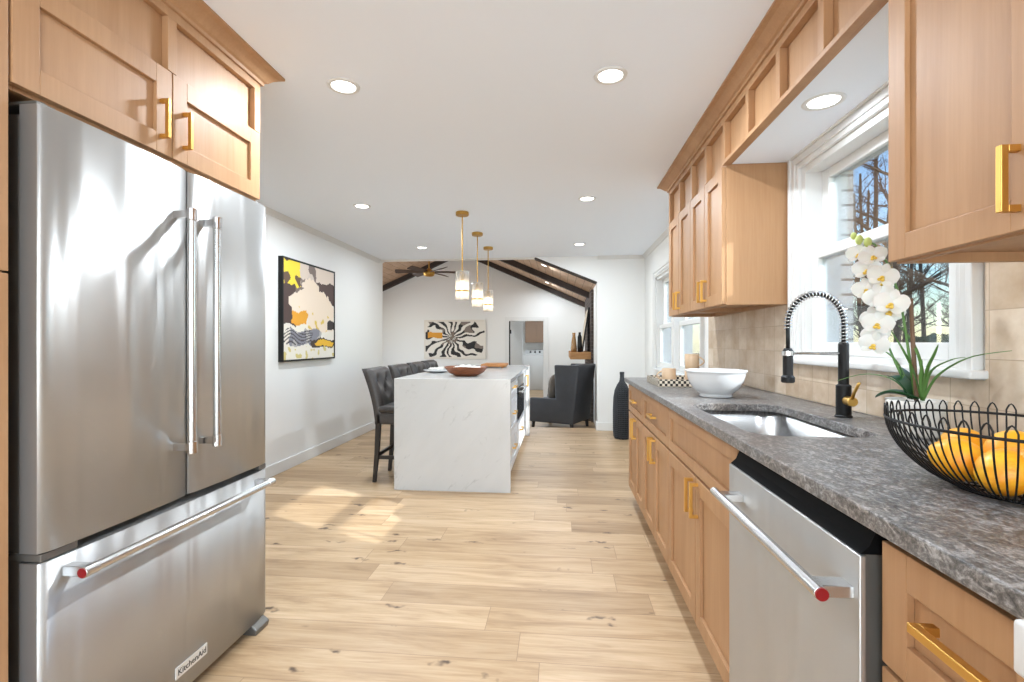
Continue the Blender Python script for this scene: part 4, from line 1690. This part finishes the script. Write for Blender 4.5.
def zebra(u, v):
    x, y = (u - 0.45) * 1.6, v - 0.46
    a = math.atan2(y, x)
    r = math.hypot(x, y)
    w = math.sin(15 * a + 4 * nz(u, v, 3.2, 1) + 5.0 * r + 3.2 * nz(u, v, 8, 4))
    col = lin(226, 221, 212)
    if w > 0.05 + 0.7 * nz(u, v, 6, 8) and r < 0.82 + 0.25 * nz(u, v, 4, 6):
        col = lin(30, 27, 27) if nz(u, v, 5, 13) < 0.34 else lin(124, 112, 104)
    if 0.06 < u < 0.30 and 0.32 < v + 0.05 * nz(u, v, 9, 2) < 0.46:
        col = lin(214, 150, 40)
    if r < 0.16 and nz(u, v, 14, 6) > 0.1:
        col = lin(120, 104, 94)
    if v < 0.05 or v > 0.95 or u < 0.02 or u > 0.985:
        col = lin(222, 216, 206)
    return col


pz = thing('painting', 'wide black and white striped abstract canvas on the far gable wall', 'painting', (-2.69, GY, 0.75), 'paintings')
Q0, Q1, Q2, Q3 = -3.49, -1.885, 0.753, 1.757
M('stretcher_frame', box(nb(), Q0, Q1, GY - 0.035, GY - 0.001, Q2, Q3), 'trim', pz)
painted('canvas', 130, 80, lambda u, v: (Q0 + u * (Q1 - Q0), GY - 0.037, Q3 - v * (Q3 - Q2)), zebra, pz)


# ------------------------------------------------------------------ wing chair
wch = thing('wing_chair', 'slate grey wing armchair with a high back beside the opening', 'armchair', (0, 0, 0))
side = [(0.43, 0.13), (0.43, 0.535), (-0.05, 0.54), (-0.03, 1.10), (-0.46, 1.10), (-0.36, 0.13)]
for sy in (-1, 1):
    bm = nb()
    prism(bm, side, 'y', sy * 0.29, sy * 0.40)
    M('wing_arm', bm, 'chairfab', wch, bevel=0.022, seg=3)
bm = nb()
prism(bm, [(-0.24, 0.40), (-0.30, 1.10), (-0.47, 1.105), (-0.365, 0.13), (-0.24, 0.13)], 'y', -0.395, 0.395)
M('backrest', bm, 'chairfab', wch, bevel=0.02, seg=3)
bm = nb()
box(bm, -0.26, 0.42, -0.295, 0.295, 0.13, 0.36)
M('seat_base', bm, 'chairfab', wch, bevel=0.015, seg=3)
bm = nb()
box(bm, -0.24, 0.45, -0.285, 0.285, 0.35, 0.49)
M('seat_cushion', bm, 'chairfab', wch, bevel=0.04, seg=4)
for x, y in ((0.38, -0.34), (0.38, 0.34), (-0.32, -0.34), (-0.32, 0.34)):
    bm = nb()
    tube(bm, [(x, y, 0.14), (x * 1.03, y * 1.02, 0.0)], [0.034, 0.026], 10)
    M('leg', bm, 'legwood', wch)
wch.location = (0.035, 8.55, LF)
wch.rotation_euler = (0, 0, math.radians(180 - 24))
bm = nb()
ellipsoid(bm, (0, 0, 0), 0.09, 0.22, 0.22, 24, 16)
for v in bm.verts:
    m_ = max(abs(v.co.y), abs(v.co.z)) or 1
    k = 1 + 0.25 * min(abs(v.co.y), abs(v.co.z)) / m_
    v.co.y *= k
    v.co.z *= k
pl = one('throw_pillow', bm, 'pillow', 'patterned grey throw pillow standing in the wing armchair', 'pillow', (0, 0, 0), smooth=True)
pl.location = (-0.08, 8.64, LF + 0.70)
pl.rotation_euler = (0, math.radians(-8), math.radians(180 - 24))

# ------------------------------------------------------------------ tall woven floor vase
vx, vy = 0.755, 6.1
fv = thing('floor_vase', 'tall charcoal woven bottle vase on the floor past the counter end', 'vase', (vx, vy, 0))
prof = [(0.075, 0.0), (0.098, 0.02), (0.105, 0.12), (0.106, 0.35), (0.10, 0.50), (0.085, 0.59), (0.055, 0.66), (0.026, 0.70), (0.02, 0.76), (0.024, 0.815)]
bm = nb()
lathe(bm, [(0, 0.004)] + [(r - 0.007, z + 0.004) for r, z in prof[:-1]] + [(0.016, 0.81), (0, 0.8)], vx, vy, 32)
M('body', bm, 'dark', fv, smooth=True)
bm = nb()


def rad(z):
    for (r0, z0), (r1, z1) in zip(prof, prof[1:]):
        if z0 <= z <= z1:
            return r0 + (r1 - r0) * (z - z0) / (z1 - z0)
    return prof[-1][0]


for k in range(26):
    a = 2 * PI * k / 26
    tube(bm, [(vx + rad(z) * math.cos(a), vy + rad(z) * math.sin(a), z) for z in [0.815 * i / 26 for i in range(27)]], 0.0042, 5)
z = 0.01
while z < 0.815:
    r = rad(z) + 0.002
    tube(bm, [(vx + r * math.cos(2 * PI * k / 40), vy + r * math.sin(2 * PI * k / 40), z + 0.003 * math.sin(13 * PI * k / 20)) for k in range(40)], 0.0045, 5, True)
    z += 0.024
M('weave', bm, 'rattan', fv, smooth=True)

# ------------------------------------------------------------------ things on the granite counter
# faucet
fx, fy = 0.985, 1.815
fa = thing('faucet', 'black spring neck kitchen faucet with a gold lever behind the sink', 'faucet', (fx, fy, CT))
bm = nb()
lathe(bm, [(0, CT), (0.027, CT), (0.027, CT + 0.0045), (0.0235, CT + 0.008), (0.0235, CT + 0.11), (0.0165, CT + 0.115), (0.0165, CT + 0.255), (0.012, CT + 0.262), (0, CT + 0.262)], fx, fy, 28)
M('body', bm, 'black', fa, smooth=False, bevel=0.001)
arc = []
cx, cr = (fx + 0.80) / 2, (fx - 0.80) / 2
for k in range(33):
    a = PI * k / 32
    arc.append(Vector((cx + cr * math.cos(a), fy, CT + 0.325 + 0.105 * math.sin(a))))
arc = [Vector((fx, fy, CT + 0.255)), Vector((fx, fy, CT + 0.29))] + arc + [Vector((0.80, fy, CT + 0.28)), Vector((0.80, fy, CT + 0.235))]
bm = nb()
tube(bm, arc, 0.0068, 10)
M('hose', bm, 'black', fa, smooth=True)
# spring coil along the arc
dense = []
for p, q in zip(arc, arc[1:]):
    for k in range(6):
        dense.append(p.lerp(q, k / 6))
L = [0]
for p, q in zip(dense, dense[1:]):
    L.append(L[-1] + (q - p).length)
tot = L[-1] * 0.86
bm = nb()
pts = []
turns = 34
j = 0
S = turns * 10
for i in range(S + 1):
    s = tot * i / S
    while j < len(L) - 2 and L[j + 1] < s:
        j += 1
    f_ = (s - L[j]) / max(L[j + 1] - L[j], 1e-6)
    p = dense[j].lerp(dense[j + 1], f_)
    t_ = (dense[j + 1] - dense[j]).normalized()
    n1 = Vector((0, 1, 0))
    n2 = t_.cross(n1)
    a = 2 * PI * i / 10
    pts.append(p + (n1 * math.cos(a) + n2 * math.sin(a)) * 0.0115)
tube(bm, pts, 0.0022, 5)
M('spring', bm, 'chrome', fa, smooth=True)
bm = nb()
lathe(bm, [(0, CT + 0.24), (0.012, CT + 0.24), (0.0165, CT + 0.232), (0.0165, CT + 0.145), (0.022, CT + 0.138), (0.022, CT + 0.122), (0.018, CT + 0.118), (0, CT + 0.118)], 0.80, fy, 24)
M('spray_head', bm, 'black', fa)
bm = nb()
cyl(bm, (fx, fy, CT + 0.222), (0.815, fy, CT + 0.222), 0.0045, 10)
lathe(bm, [(0.0168, CT + 0.214), (0.0195, CT + 0.214), (0.0195, CT + 0.23), (0.0168, CT + 0.23), (0.0168, CT + 0.214)], 0.80, fy, 24)
M('docking_arm', bm, 'chrome', fa)
bm = nb()
cyl(bm, (fx, fy - 0.02, CT + 0.06), (fx - 0.005, fy - 0.065, CT + 0.06), 0.016, 20)
lv = M('lever', bm, 'gold', fa, bevel=0.002, label='gold valve knob and lever')
bm = nb()
tube(bm, [(fx - 0.004, fy - 0.055, CT + 0.065), (fx - 0.012, fy - 0.085, CT + 0.095), (fx - 0.02, fy - 0.125, CT + 0.128)], [0.006, 0.0055, 0.0045], 10)
M('lever_rod', bm, 'gold', lv, smooth=True)

# white footed bowl
bx, by = 0.745, 2.44
bm = nb()
lathe(bm, [(0, CT + 0.001), (0.072, CT + 0.001), (0.076, CT + 0.005), (0.072, CT + 0.014), (0.078, CT + 0.020), (0.105, CT + 0.042), (0.124, CT + 0.075), (0.132, CT + 0.108), (0.133, CT + 0.118),
           (0.140, CT + 0.122), (0.140, CT + 0.129), (0.129, CT + 0.130), (0.124, CT + 0.11), (0.10, CT + 0.06), (0.06, CT + 0.03), (0, CT + 0.024)], bx, by, 56)
one('serving_bowl', bm, 'white', 'large white footed ceramic bowl on the granite counter', 'bowl', (bx, by, CT), smooth=True)

# tray with mugs
tx0, tx1, ty0, ty1 = 0.57, 0.90, 2.92, 3.30
ty = thing('serving_tray', 'low dark and cream checked tray holding mugs on the counter', 'tray', (0.73, 3.1, CT))
bm = nb()
box(bm, tx0 + 0.004, tx1 - 0.004, ty0 + 0.004, ty1 - 0.004, CT + 0.001, CT + 0.010)
M('base', bm, 'creamrim', ty)
for a in ((tx0, tx0 + 0.012, ty0, ty1), (tx1 - 0.012, tx1, ty0, ty1), (tx0 + 0.012, tx1 - 0.012, ty0, ty0 + 0.012), (tx0 + 0.012, tx1 - 0.012, ty1 - 0.012, ty1)):
    M('side', box(nb(), *a, CT + 0.001, CT + 0.045), 'check', ty)


def make_mug(name, label, r, h_, ang_=0):
    t = thing(name, label, 'mug', (0, 0, 0), 'oat stoneware mugs on the tray')
    bm = nb()
    lathe(bm, [(0, 0), (r * 0.86, 0), (r * 0.96, 0.008), (r, 0.03), (r, h_), (r - 0.004, h_ + 0.001), (r - 0.005, 0.012), (0, 0.008)], 0, 0, 32)
    M('cup', bm, 'cream', t, smooth=True)
    bm = nb()
    tube(bm, [(r - 0.003 + 0.032 * math.sin(PI * k / 12) ** 0.8, 0, h_ * 0.82 - h_ * 0.62 * k / 12) for k in range(13)], 0.0048, 8)
    M('handle', bm, 'cream', t, smooth=True)
    return t


mg = make_mug('mug', 'oat mug with handle to the left on the checked tray', 0.042, 0.088)
mg.location = (0.672, 3.12, CT + 0.011)
mg.rotation_euler = (0, 0, math.radians(165))
dup(mg, (0.80, 3.08, CT + 0.011), math.radians(-20), 'lower oat mug of the stacked pair behind the white bowl')
dup(mg, (0.80, 3.08, CT + 0.101), math.radians(-30), 'upper oat mug of the stacked pair behind the white bowl')
bm = nb()
for k in range(7):
    c_ = (0.735 + 0.016 * k, 2.955 + 0.012 * math.sin(k * 1.7), CT + 0.024 + 0.004 * (k % 2))
    R = Matrix.Rotation(k * 1.1, 3, 'Z') @ Matrix.Rotation(PI / 2 * (k % 2), 3, 'X')
    tube(bm, [Vector(c_) + R @ Vector((0.014 * math.cos(2 * PI * i / 16), 0.009 * math.sin(2 * PI * i / 16), 0)) for i in range(16)], 0.0036, 6, True)
one('chain_ornament', bm, 'creamrim', 'small cream wooden chain ornament lying in the checked tray', 'ornament', (0.79, 2.955, CT + 0.011), smooth=True)

# orchid ------------------------------------------------------------------
ox, oy = 0.99, 1.475
oc = thing('potted_orchid', 'white flowering orchid in a white pot under the window', 'plant', (ox, oy, CT))
bm = nb()
lathe(bm, [(0, CT + 0.001), (0.055, CT + 0.001), (0.060, CT + 0.01), (0.067, CT + 0.085), (0.069, CT + 0.1), (0.064, CT + 0.1), (0.060, CT + 0.088), (0, CT + 0.086)], ox, oy, 40)
pt = M('pot', bm, 'potwhite', oc, smooth=True)
bm = nb()
lathe(bm, [(0, CT + 0.093), (0.04, CT + 0.092), (0.061, CT + 0.088)], ox, oy, 24)
M('potting_bark', bm, 'soil', oc)
bm = nb()
tube(bm, [(ox, oy - 0.005, CT + 0.09), (ox - 0.002, oy + 0.006, CT + 0.25), (ox - 0.004, oy + 0.012, CT + 0.385)], [0.0055, 0.0055, 0.005], 8)
M('stake', bm, 'stake', oc)
# flower stems
stem_pts = [Vector((ox, oy, CT + 0.10)), Vector((ox - 0.01, oy + 0.015, CT + 0.25)), Vector((ox - 0.025, oy + 0.02, CT + 0.38)),
            Vector((ox - 0.05, oy + 0.03, CT + 0.48)), Vector((ox - 0.075, oy + 0.05, CT + 0.545)), Vector((ox - 0.10, oy + 0.075, CT + 0.57))]
bm = nb()
tube(bm, stem_pts, [0.004, 0.0036, 0.0034, 0.003, 0.0026, 0.002], 8)
stm2 = [Vector((ox, oy + 0.01, CT + 0.10)), Vector((ox - 0.02, oy + 0.05, CT + 0.20)), Vector((ox - 0.04, oy + 0.075, CT + 0.29)), Vector((ox - 0.06, oy + 0.09, CT + 0.34))]
tube(bm, stm2, [0.0035, 0.003, 0.0026, 0.002], 8)
M('stem', bm, 'grass', oc, smooth=True)


def petal(bm, L, w, M4, curl=0.25, n=8):
    rows = []
    for i in range(n + 1):
        t = i / n
        ww = w * math.sin(PI * min(1, 0.08 + 0.92 * t)) ** 0.6 * (1 if t < 0.97 else 0.5)
        row = []
        for j in range(-2, 3):
            q = j / 2
            row.append(bm.verts.new(M4 @ Vector((L * t, ww * q, curl * L * (t * t) * 0.6 - 0.12 * ww * q * q * 4 * 0.3))))
        rows.append(row)
    for a, b in zip(rows, rows[1:]):
        for k in range(4):
            bm.faces.new((a[k], a[k + 1], b[k + 1], b[k]))


def flower(pos, face, size, roll=0.0):
    q = Vector(face).to_track_quat('Z', 'Y')
    base = Matrix.Translation(pos) @ q.to_matrix().to_4x4() @ Matrix.Rotation(roll, 4, 'Z')
    bm = nb()
    for a, L, w in ((90, 1.0, 0.34), (-30 - 12, 0.95, 0.32), (210 + 12, 0.95, 0.32), (10, 1.1, 0.62), (170, 1.1, 0.62)):
        petal(bm, L * size, w * size, base @ Matrix.Translation((0, 0, 0.002 if w > 0.5 else 0)) @ Matrix.Rotation(math.radians(a), 4, 'Z') @ Matrix.Rotation(-0.12, 4, 'Y'), 0.18)
    f = M('flower', bm, 'petal', oc, smooth=True)
    bm = nb()
    ellipsoid(bm, (0, 0, 0), size * 0.16, size * 0.13, size * 0.22, 10, 8)
    for a in (-60, -120):
        ellipsoid(bm, (size * 0.22 * math.cos(math.radians(a)), size * 0.22 * math.sin(math.radians(a)), size * 0.12), size * 0.13, size * 0.13, size * 0.1, 8, 6)
    bm.transform(base @ Matrix.Translation((0, -0.1 * size, size * 0.12)))
    M('lip', bm, 'lip', f, smooth=True)


random.seed(4)
fl = [((-0.075, 0.055, 0.255), 0.036), ((-0.050, 0.085, 0.285), 0.036), ((-0.075, 0.04, 0.315), 0.037), ((-0.055, 0.085, 0.335), 0.035),
      ((-0.055, 0.010, 0.370), 0.040), ((-0.06, 0.055, 0.395), 0.038), ((-0.075, 0.095, 0.42), 0.034), ((-0.07, 0.025, 0.45), 0.036),
      ((-0.085, 0.07, 0.475), 0.035), ((-0.085, 0.045, 0.51), 0.033), ((-0.10, 0.085, 0.525), 0.030), ((-0.035, 0.045, 0.35), 0.034), ((-0.045, 0.06, 0.44), 0.034)]
for (dx, dy, dz), s in fl:
    flower((ox + dx, oy + dy, CT + dz), (-0.7 + random.uniform(-.3, .3), -0.75 + random.uniform(-.35, .35), random.uniform(-0.3, 0.25)), s * 1.05, random.uniform(-0.4, 0.4))
for p, r in (((-0.105, 0.075, 0.565), 0.013), ((-0.112, 0.09, 0.58), 0.010), ((-0.09, 0.06, 0.555), 0.013)):
    bm = nb()
    ellipsoid(bm, (ox + p[0], oy + p[1], CT + p[2]), r * 0.8, r * 0.8, r * 1.15, 12, 8)
    M('bud', bm, 'bud', oc, smooth=True)


def blade(pts, w, m='grass', name='leaf', parent=None):
    """a leaf along pts, widest in the middle"""
    P = [Vector(p) for p in pts]
    # resample
    Q = []
    n = 14
    for i in range(n + 1):
        t = i / n * (len(P) - 1)
        k = min(int(t), len(P) - 2)
        f = t - k
        p0, p1, p2, p3 = P[max(k - 1, 0)], P[k], P[k + 1], P[min(k + 2, len(P) - 1)]
        Q.append(0.5 * ((2 * p1) + (p2 - p0) * f + (2 * p0 - 5 * p1 + 4 * p2 - p3) * f * f + (3 * p1 - p0 - 3 * p2 + p3) * f ** 3))
    bm = nb()
    rows = []
    for i, p in enumerate(Q):
        t = i / n
        d = (Q[min(i + 1, n)] - Q[max(i - 1, 0)]).normalized()
        sdir = d.cross(Vector((0, 0, 1)))
        if sdir.length < 1e-3:
            sdir = Vector((1, 0, 0))
        sdir.normalize()
        up = sdir.cross(d)
        ww = w * max(0.06, math.sin(PI * min(1, 0.25 + 0.75 * t)) ** 0.7)
        rows.append([bm.verts.new(p - sdir * ww + up * ww * 0.35), bm.verts.new(p), bm.verts.new(p + sdir * ww + up * ww * 0.35)])
    for a, b in zip(rows, rows[1:]):
        for k in range(2):
            bm.faces.new((a[k], a[k + 1], b[k + 1], b[k]))
    M(name, bm, m, parent, smooth=True, solid=0.0012)


zt = CT + 0.10
for pts, w in ((((0, -0.03, 0.0), (0, -0.08, 0.07), (0.0, -0.18, 0.122), (-0.005, -0.30, 0.142)), 0.0042),
               (((0, -0.03, 0.0), (-0.01, -0.07, 0.08), (-0.02, -0.15, 0.115), (-0.03, -0.21, 0.125)), 0.0036),
               (((0, -0.03, 0.0), (-0.005, -0.05, 0.08), (-0.01, -0.085, 0.13), (-0.012, -0.10, 0.155)), 0.0045),
               (((0, -0.025, 0.0), (-0.01, -0.035, 0.06), (-0.02, -0.055, 0.115)), 0.0045),
               (((0, -0.02, 0.0), (-0.01, -0.005, 0.08), (-0.02, 0.03, 0.15), (-0.03, 0.06, 0.20)), 0.0045),
               (((0, -0.03, 0.0), (0.0, -0.02, 0.10), (0.0, 0.02, 0.17), (-0.01, 0.055, 0.21)), 0.0045),
               (((0, 0.01, 0.0), (-0.02, 0.06, 0.05), (-0.05, 0.14, 0.062), (-0.09, 0.22, 0.035)), 0.004),
               (((0, 0.01, 0.0), (-0.01, 0.05, 0.09), (-0.02, 0.09, 0.13), (-0.03, 0.14, 0.142)), 0.004)):
    blade([(ox + a, oy + b, zt + c) for a, b, c in pts], w, 'grass', 'leaf', oc)
blade([(ox - 0.01, oy, zt), (ox - 0.02, oy + 0.012, zt + 0.03), (ox - 0.03, oy + 0.03, zt + 0.055), (ox - 0.035, oy + 0.055, zt + 0.06)], 0.032, 'leaf', 'broad_leaf', oc)
blade([(ox, oy - 0.01, zt), (ox - 0.03, oy + 0.01, zt + 0.012), (ox - 0.055, oy + 0.03, zt + 0.014), (ox - 0.075, oy + 0.05, zt + 0.0)], 0.03, 'leaf', 'broad_leaf', oc)
blade([(ox, oy + 0.01, zt), (ox - 0.0, oy + 0.04, zt + 0.06), (ox - 0.01, oy + 0.055, zt + 0.09)], 0.022, 'leaf', 'broad_leaf', oc)

# wire fruit bowl ----------------------------------------------------------
wx, wy = 0.775, 0.925
wbw = thing('fruit_bowl', 'black wire fruit bowl on the near end of the granite counter', 'bowl', (wx, wy, CT))
AX, AY = 0.165, 0.198      # rim half sizes (x, y)
BH = 0.122


def bowlpt(a, s):
    """s 0 at the foot ring, 1 at the rim"""
    k = 0.42 + 0.58 * math.sin(min(s, 1) * PI / 2) ** 0.95
    z = CT + 0.004 + BH * (0.5 * s + 0.5 * (1 - math.cos(min(s, 1) * PI / 2)))
    return Vector((wx + AX * k * math.cos(a), wy + AY * k * math.sin(a), z))


bm = nb()
NW = 84
for k in range(0, NW, 2):
    a, b = 2 * PI * k / NW, 2 * PI * (k + 1) / NW
    up = [bowlpt(a, i / 12) for i in range(13)]
    dn = [bowlpt(b, i / 12) for i in range(12, -1, -1)]
    top = [bowlpt(a + (b - a) * t, 1) + Vector((0, 0, 0.012 * math.sin(PI * t))) for t in (0.12, 0.3, 0.5, 0.7, 0.88)]
    tube(bm, up + top + dn, 0.0015, 6)
M('wire', bm, 'black', wbw, smooth=True)
for s_, r in ((0.94, 0.0026), (0.0, 0.003)):
    bm = nb()
    tube(bm, [bowlpt(2 * PI * k / 72, s_) for k in range(72)], r, 8, True)
    M('rim' if s_ else 'foot_ring', bm, 'black', wbw, smooth=True)
bm = nb()
for k in range(6):
    a = PI * k / 6
    tube(bm, [bowlpt(a, 0), Vector((wx, wy, CT + 0.005)), bowlpt(a + PI, 0)], 0.0018, 6)
M('base_spokes', bm, 'black', wbw, smooth=True)

# fruit in the bowl
fruits = [((0.728, 0.880, 0.047), 'yellow fruit at the front centre of the wire bowl, lowest in front', 25),
          ((0.722, 0.965, 0.047), 'yellow fruit at the front left of the wire bowl, under the back left one', -30),
          ((0.790, 1.045, 0.055), 'yellow fruit at the back left of the wire bowl', 75),
          ((0.800, 0.952, 0.066), 'yellow fruit at the back centre of the wire bowl', 15),
          ((0.770, 0.845, 0.060), 'yellow fruit at the right of the front centre one in the wire bowl', -50),
          ((0.860, 0.885, 0.068), 'yellow fruit at the back right, nearest the backsplash, in the wire bowl', 40)]
bm = nb()
ellipsoid(bm, (0, 0, 0), 0.043, 0.038, 0.037, 32, 20)
for v in bm.verts:
    t = v.co.x / 0.043
    if t > 0.8:
        v.co.x += 0.010 * (t - 0.8) / 0.2
        v.co.y *= 1 - 0.3 * (t - 0.8)
    if t < -0.86:
        v.co.x -= 0.004 * (-t - 0.86) / 0.14
f0 = one('yellow_fruit', bm, 'fruit', fruits[0][1], 'fruit', (0, 0, 0), 'yellow fruit in the wire bowl', smooth=True)
for i, (p, l, a) in enumerate(fruits):
    o = f0 if i == 0 else f0.copy()
    if i:
        C.objects.link(o)
    o.location = (p[0], p[1], CT + p[2])
    o.rotation_euler = (0.3 * (i % 3 - 1), 0.35 * ((i * 2) % 3 - 1), math.radians(a))
    o['label'] = l

# ------------------------------------------------------------------ outdoors
struct('ground', box(nb(), 1.4, 90, -40, 90, -0.9, -0.75), 'ground')


def make_tree(seed, h, r):
    rnd = random.Random(seed)
    bm = nb()

    def grow(p, d, L, rr, depth):
        n = 4 if depth else 7
        pts, rs = [p.copy()], [rr]
        q = p.copy()
        dd = d.copy()
        for i in range(n):
            dd = (dd + Vector((rnd.uniform(-1, 1), rnd.uniform(-1, 1), rnd.uniform(-0.3, 0.7))) * (0.05 if depth == 0 else 0.16)).normalized()
            q = q + dd * L / n
            pts.append(q.copy())
            rs.append(rr * (1 - (0.55 if depth == 0 else 0.8) * (i + 1) / n))
        tube(bm, pts, rs, 7 if depth == 0 else (4 if depth == 1 else 3))
        if depth >= 3:
            return
        for _ in range((20, 6, 4)[depth]):
            t = rnd.uniform(0.22 if depth == 0 else 0.15, 0.98)
            k = min(int(t * n), n - 1)
            bp_ = pts[k].lerp(pts[k + 1], t * n - k)
            a = rnd.uniform(0, 2 * PI)
            nd_ = Vector((math.cos(a), math.sin(a), rnd.uniform(0.1, 0.8)))
            if depth:
                nd_ = (nd_ + dd * 1.1)
            nd_.normalize()
            grow(bp_, nd_, L * ((0.26, 0.5, 0.5)[depth]) * rnd.uniform(0.6, 1.15) * (1.15 - 0.5 * t), max(0.006, rs[k] * (0.4, 0.5, 0.6)[depth]), depth + 1)

    grow(Vector((0, 0, -0.1)), Vector((0, 0, 1)), h, r, 0)
    return bm


protos = [M('bare_tree', make_tree(s, h, r), 'bark', loc=(0, 0, 0)) for s, h, r in ((1, 9, 0.10), (2, 11, 0.14), (5, 8, 0.09))]
rnd = random.Random(11)
n = 0
spots = []
tries = 0
while len(spots) < 44 and tries < 4000:
    tries += 1
    d = rnd.uniform(14, 46)
    ratio = rnd.uniform(0.45, 1.15)
    y = d
    x = 1.3 + ratio * d * (0.85 if d > 12 else 1)
    if len(spots) >= 26:
        x, y = rnd.uniform(22, 45), rnd.uniform(4, 40)
    if x < 8 or any((x - a) ** 2 + (y - b) ** 2 < 2.0 for a, b in spots):
        continue
    spots.append((x, y))
for i, (x, y) in enumerate(spots):
    p = protos[i % 3]
    o = p if i < 3 else p.copy()
    if i >= 3:
        C.objects.link(o)
    o.location = (x, y, -0.75)
    o.rotation_euler = (0, 0, rnd.uniform(0, 6.28))
    s = rnd.uniform(0.85, 1.35)
    o.scale = (s, s, s)
    tag(o, 'bare leafless winter tree outside beyond the kitchen windows', 'tree', 'bare trees outside the windows')


# evergreen shrubs along the far side of the yard
def make_shrub(seed):
    bm = nb()
    bmesh.ops.create_icosphere(bm, subdivisions=5, radius=1)
    for v in bm.verts:
        c = v.co.copy()
        k = 1 + 0.30 * noise.noise(c * 2.2 + Vector((seed, 0, 0))) + 0.16 * noise.noise(c * 9 + Vector((seed, 3, 0))) + 0.10 * noise.noise(c * 24)
        v.co = Vector((c.x * 1.3 * k, c.y * 1.3 * k, max(0, 0.75 + c.z * 0.95 * k)))
    return bm


sh0 = M('evergreen_shrub', make_shrub(1.0), 'shrub', loc=(0, 0, 0))
for i, (x, y, sc) in enumerate(((12.5, 17.5, 0.7), (16.5, 21.0, 0.85), (17.5, 27.0, 1.0), (23.5, 30.5, 1.2), (26.5, 38.0, 1.4), (15.5, 26.0, 0.9))):
    o = sh0 if i == 0 else sh0.copy()
    if i:
        C.objects.link(o)
    o.location = (x, y, -0.75)
    o.scale = (sc, sc, sc)
    o.rotation_euler = (0, 0, i * 1.3)
    tag(o, 'rounded dark green shrub outside under the bare trees', 'shrub', 'shrubs outside the window')
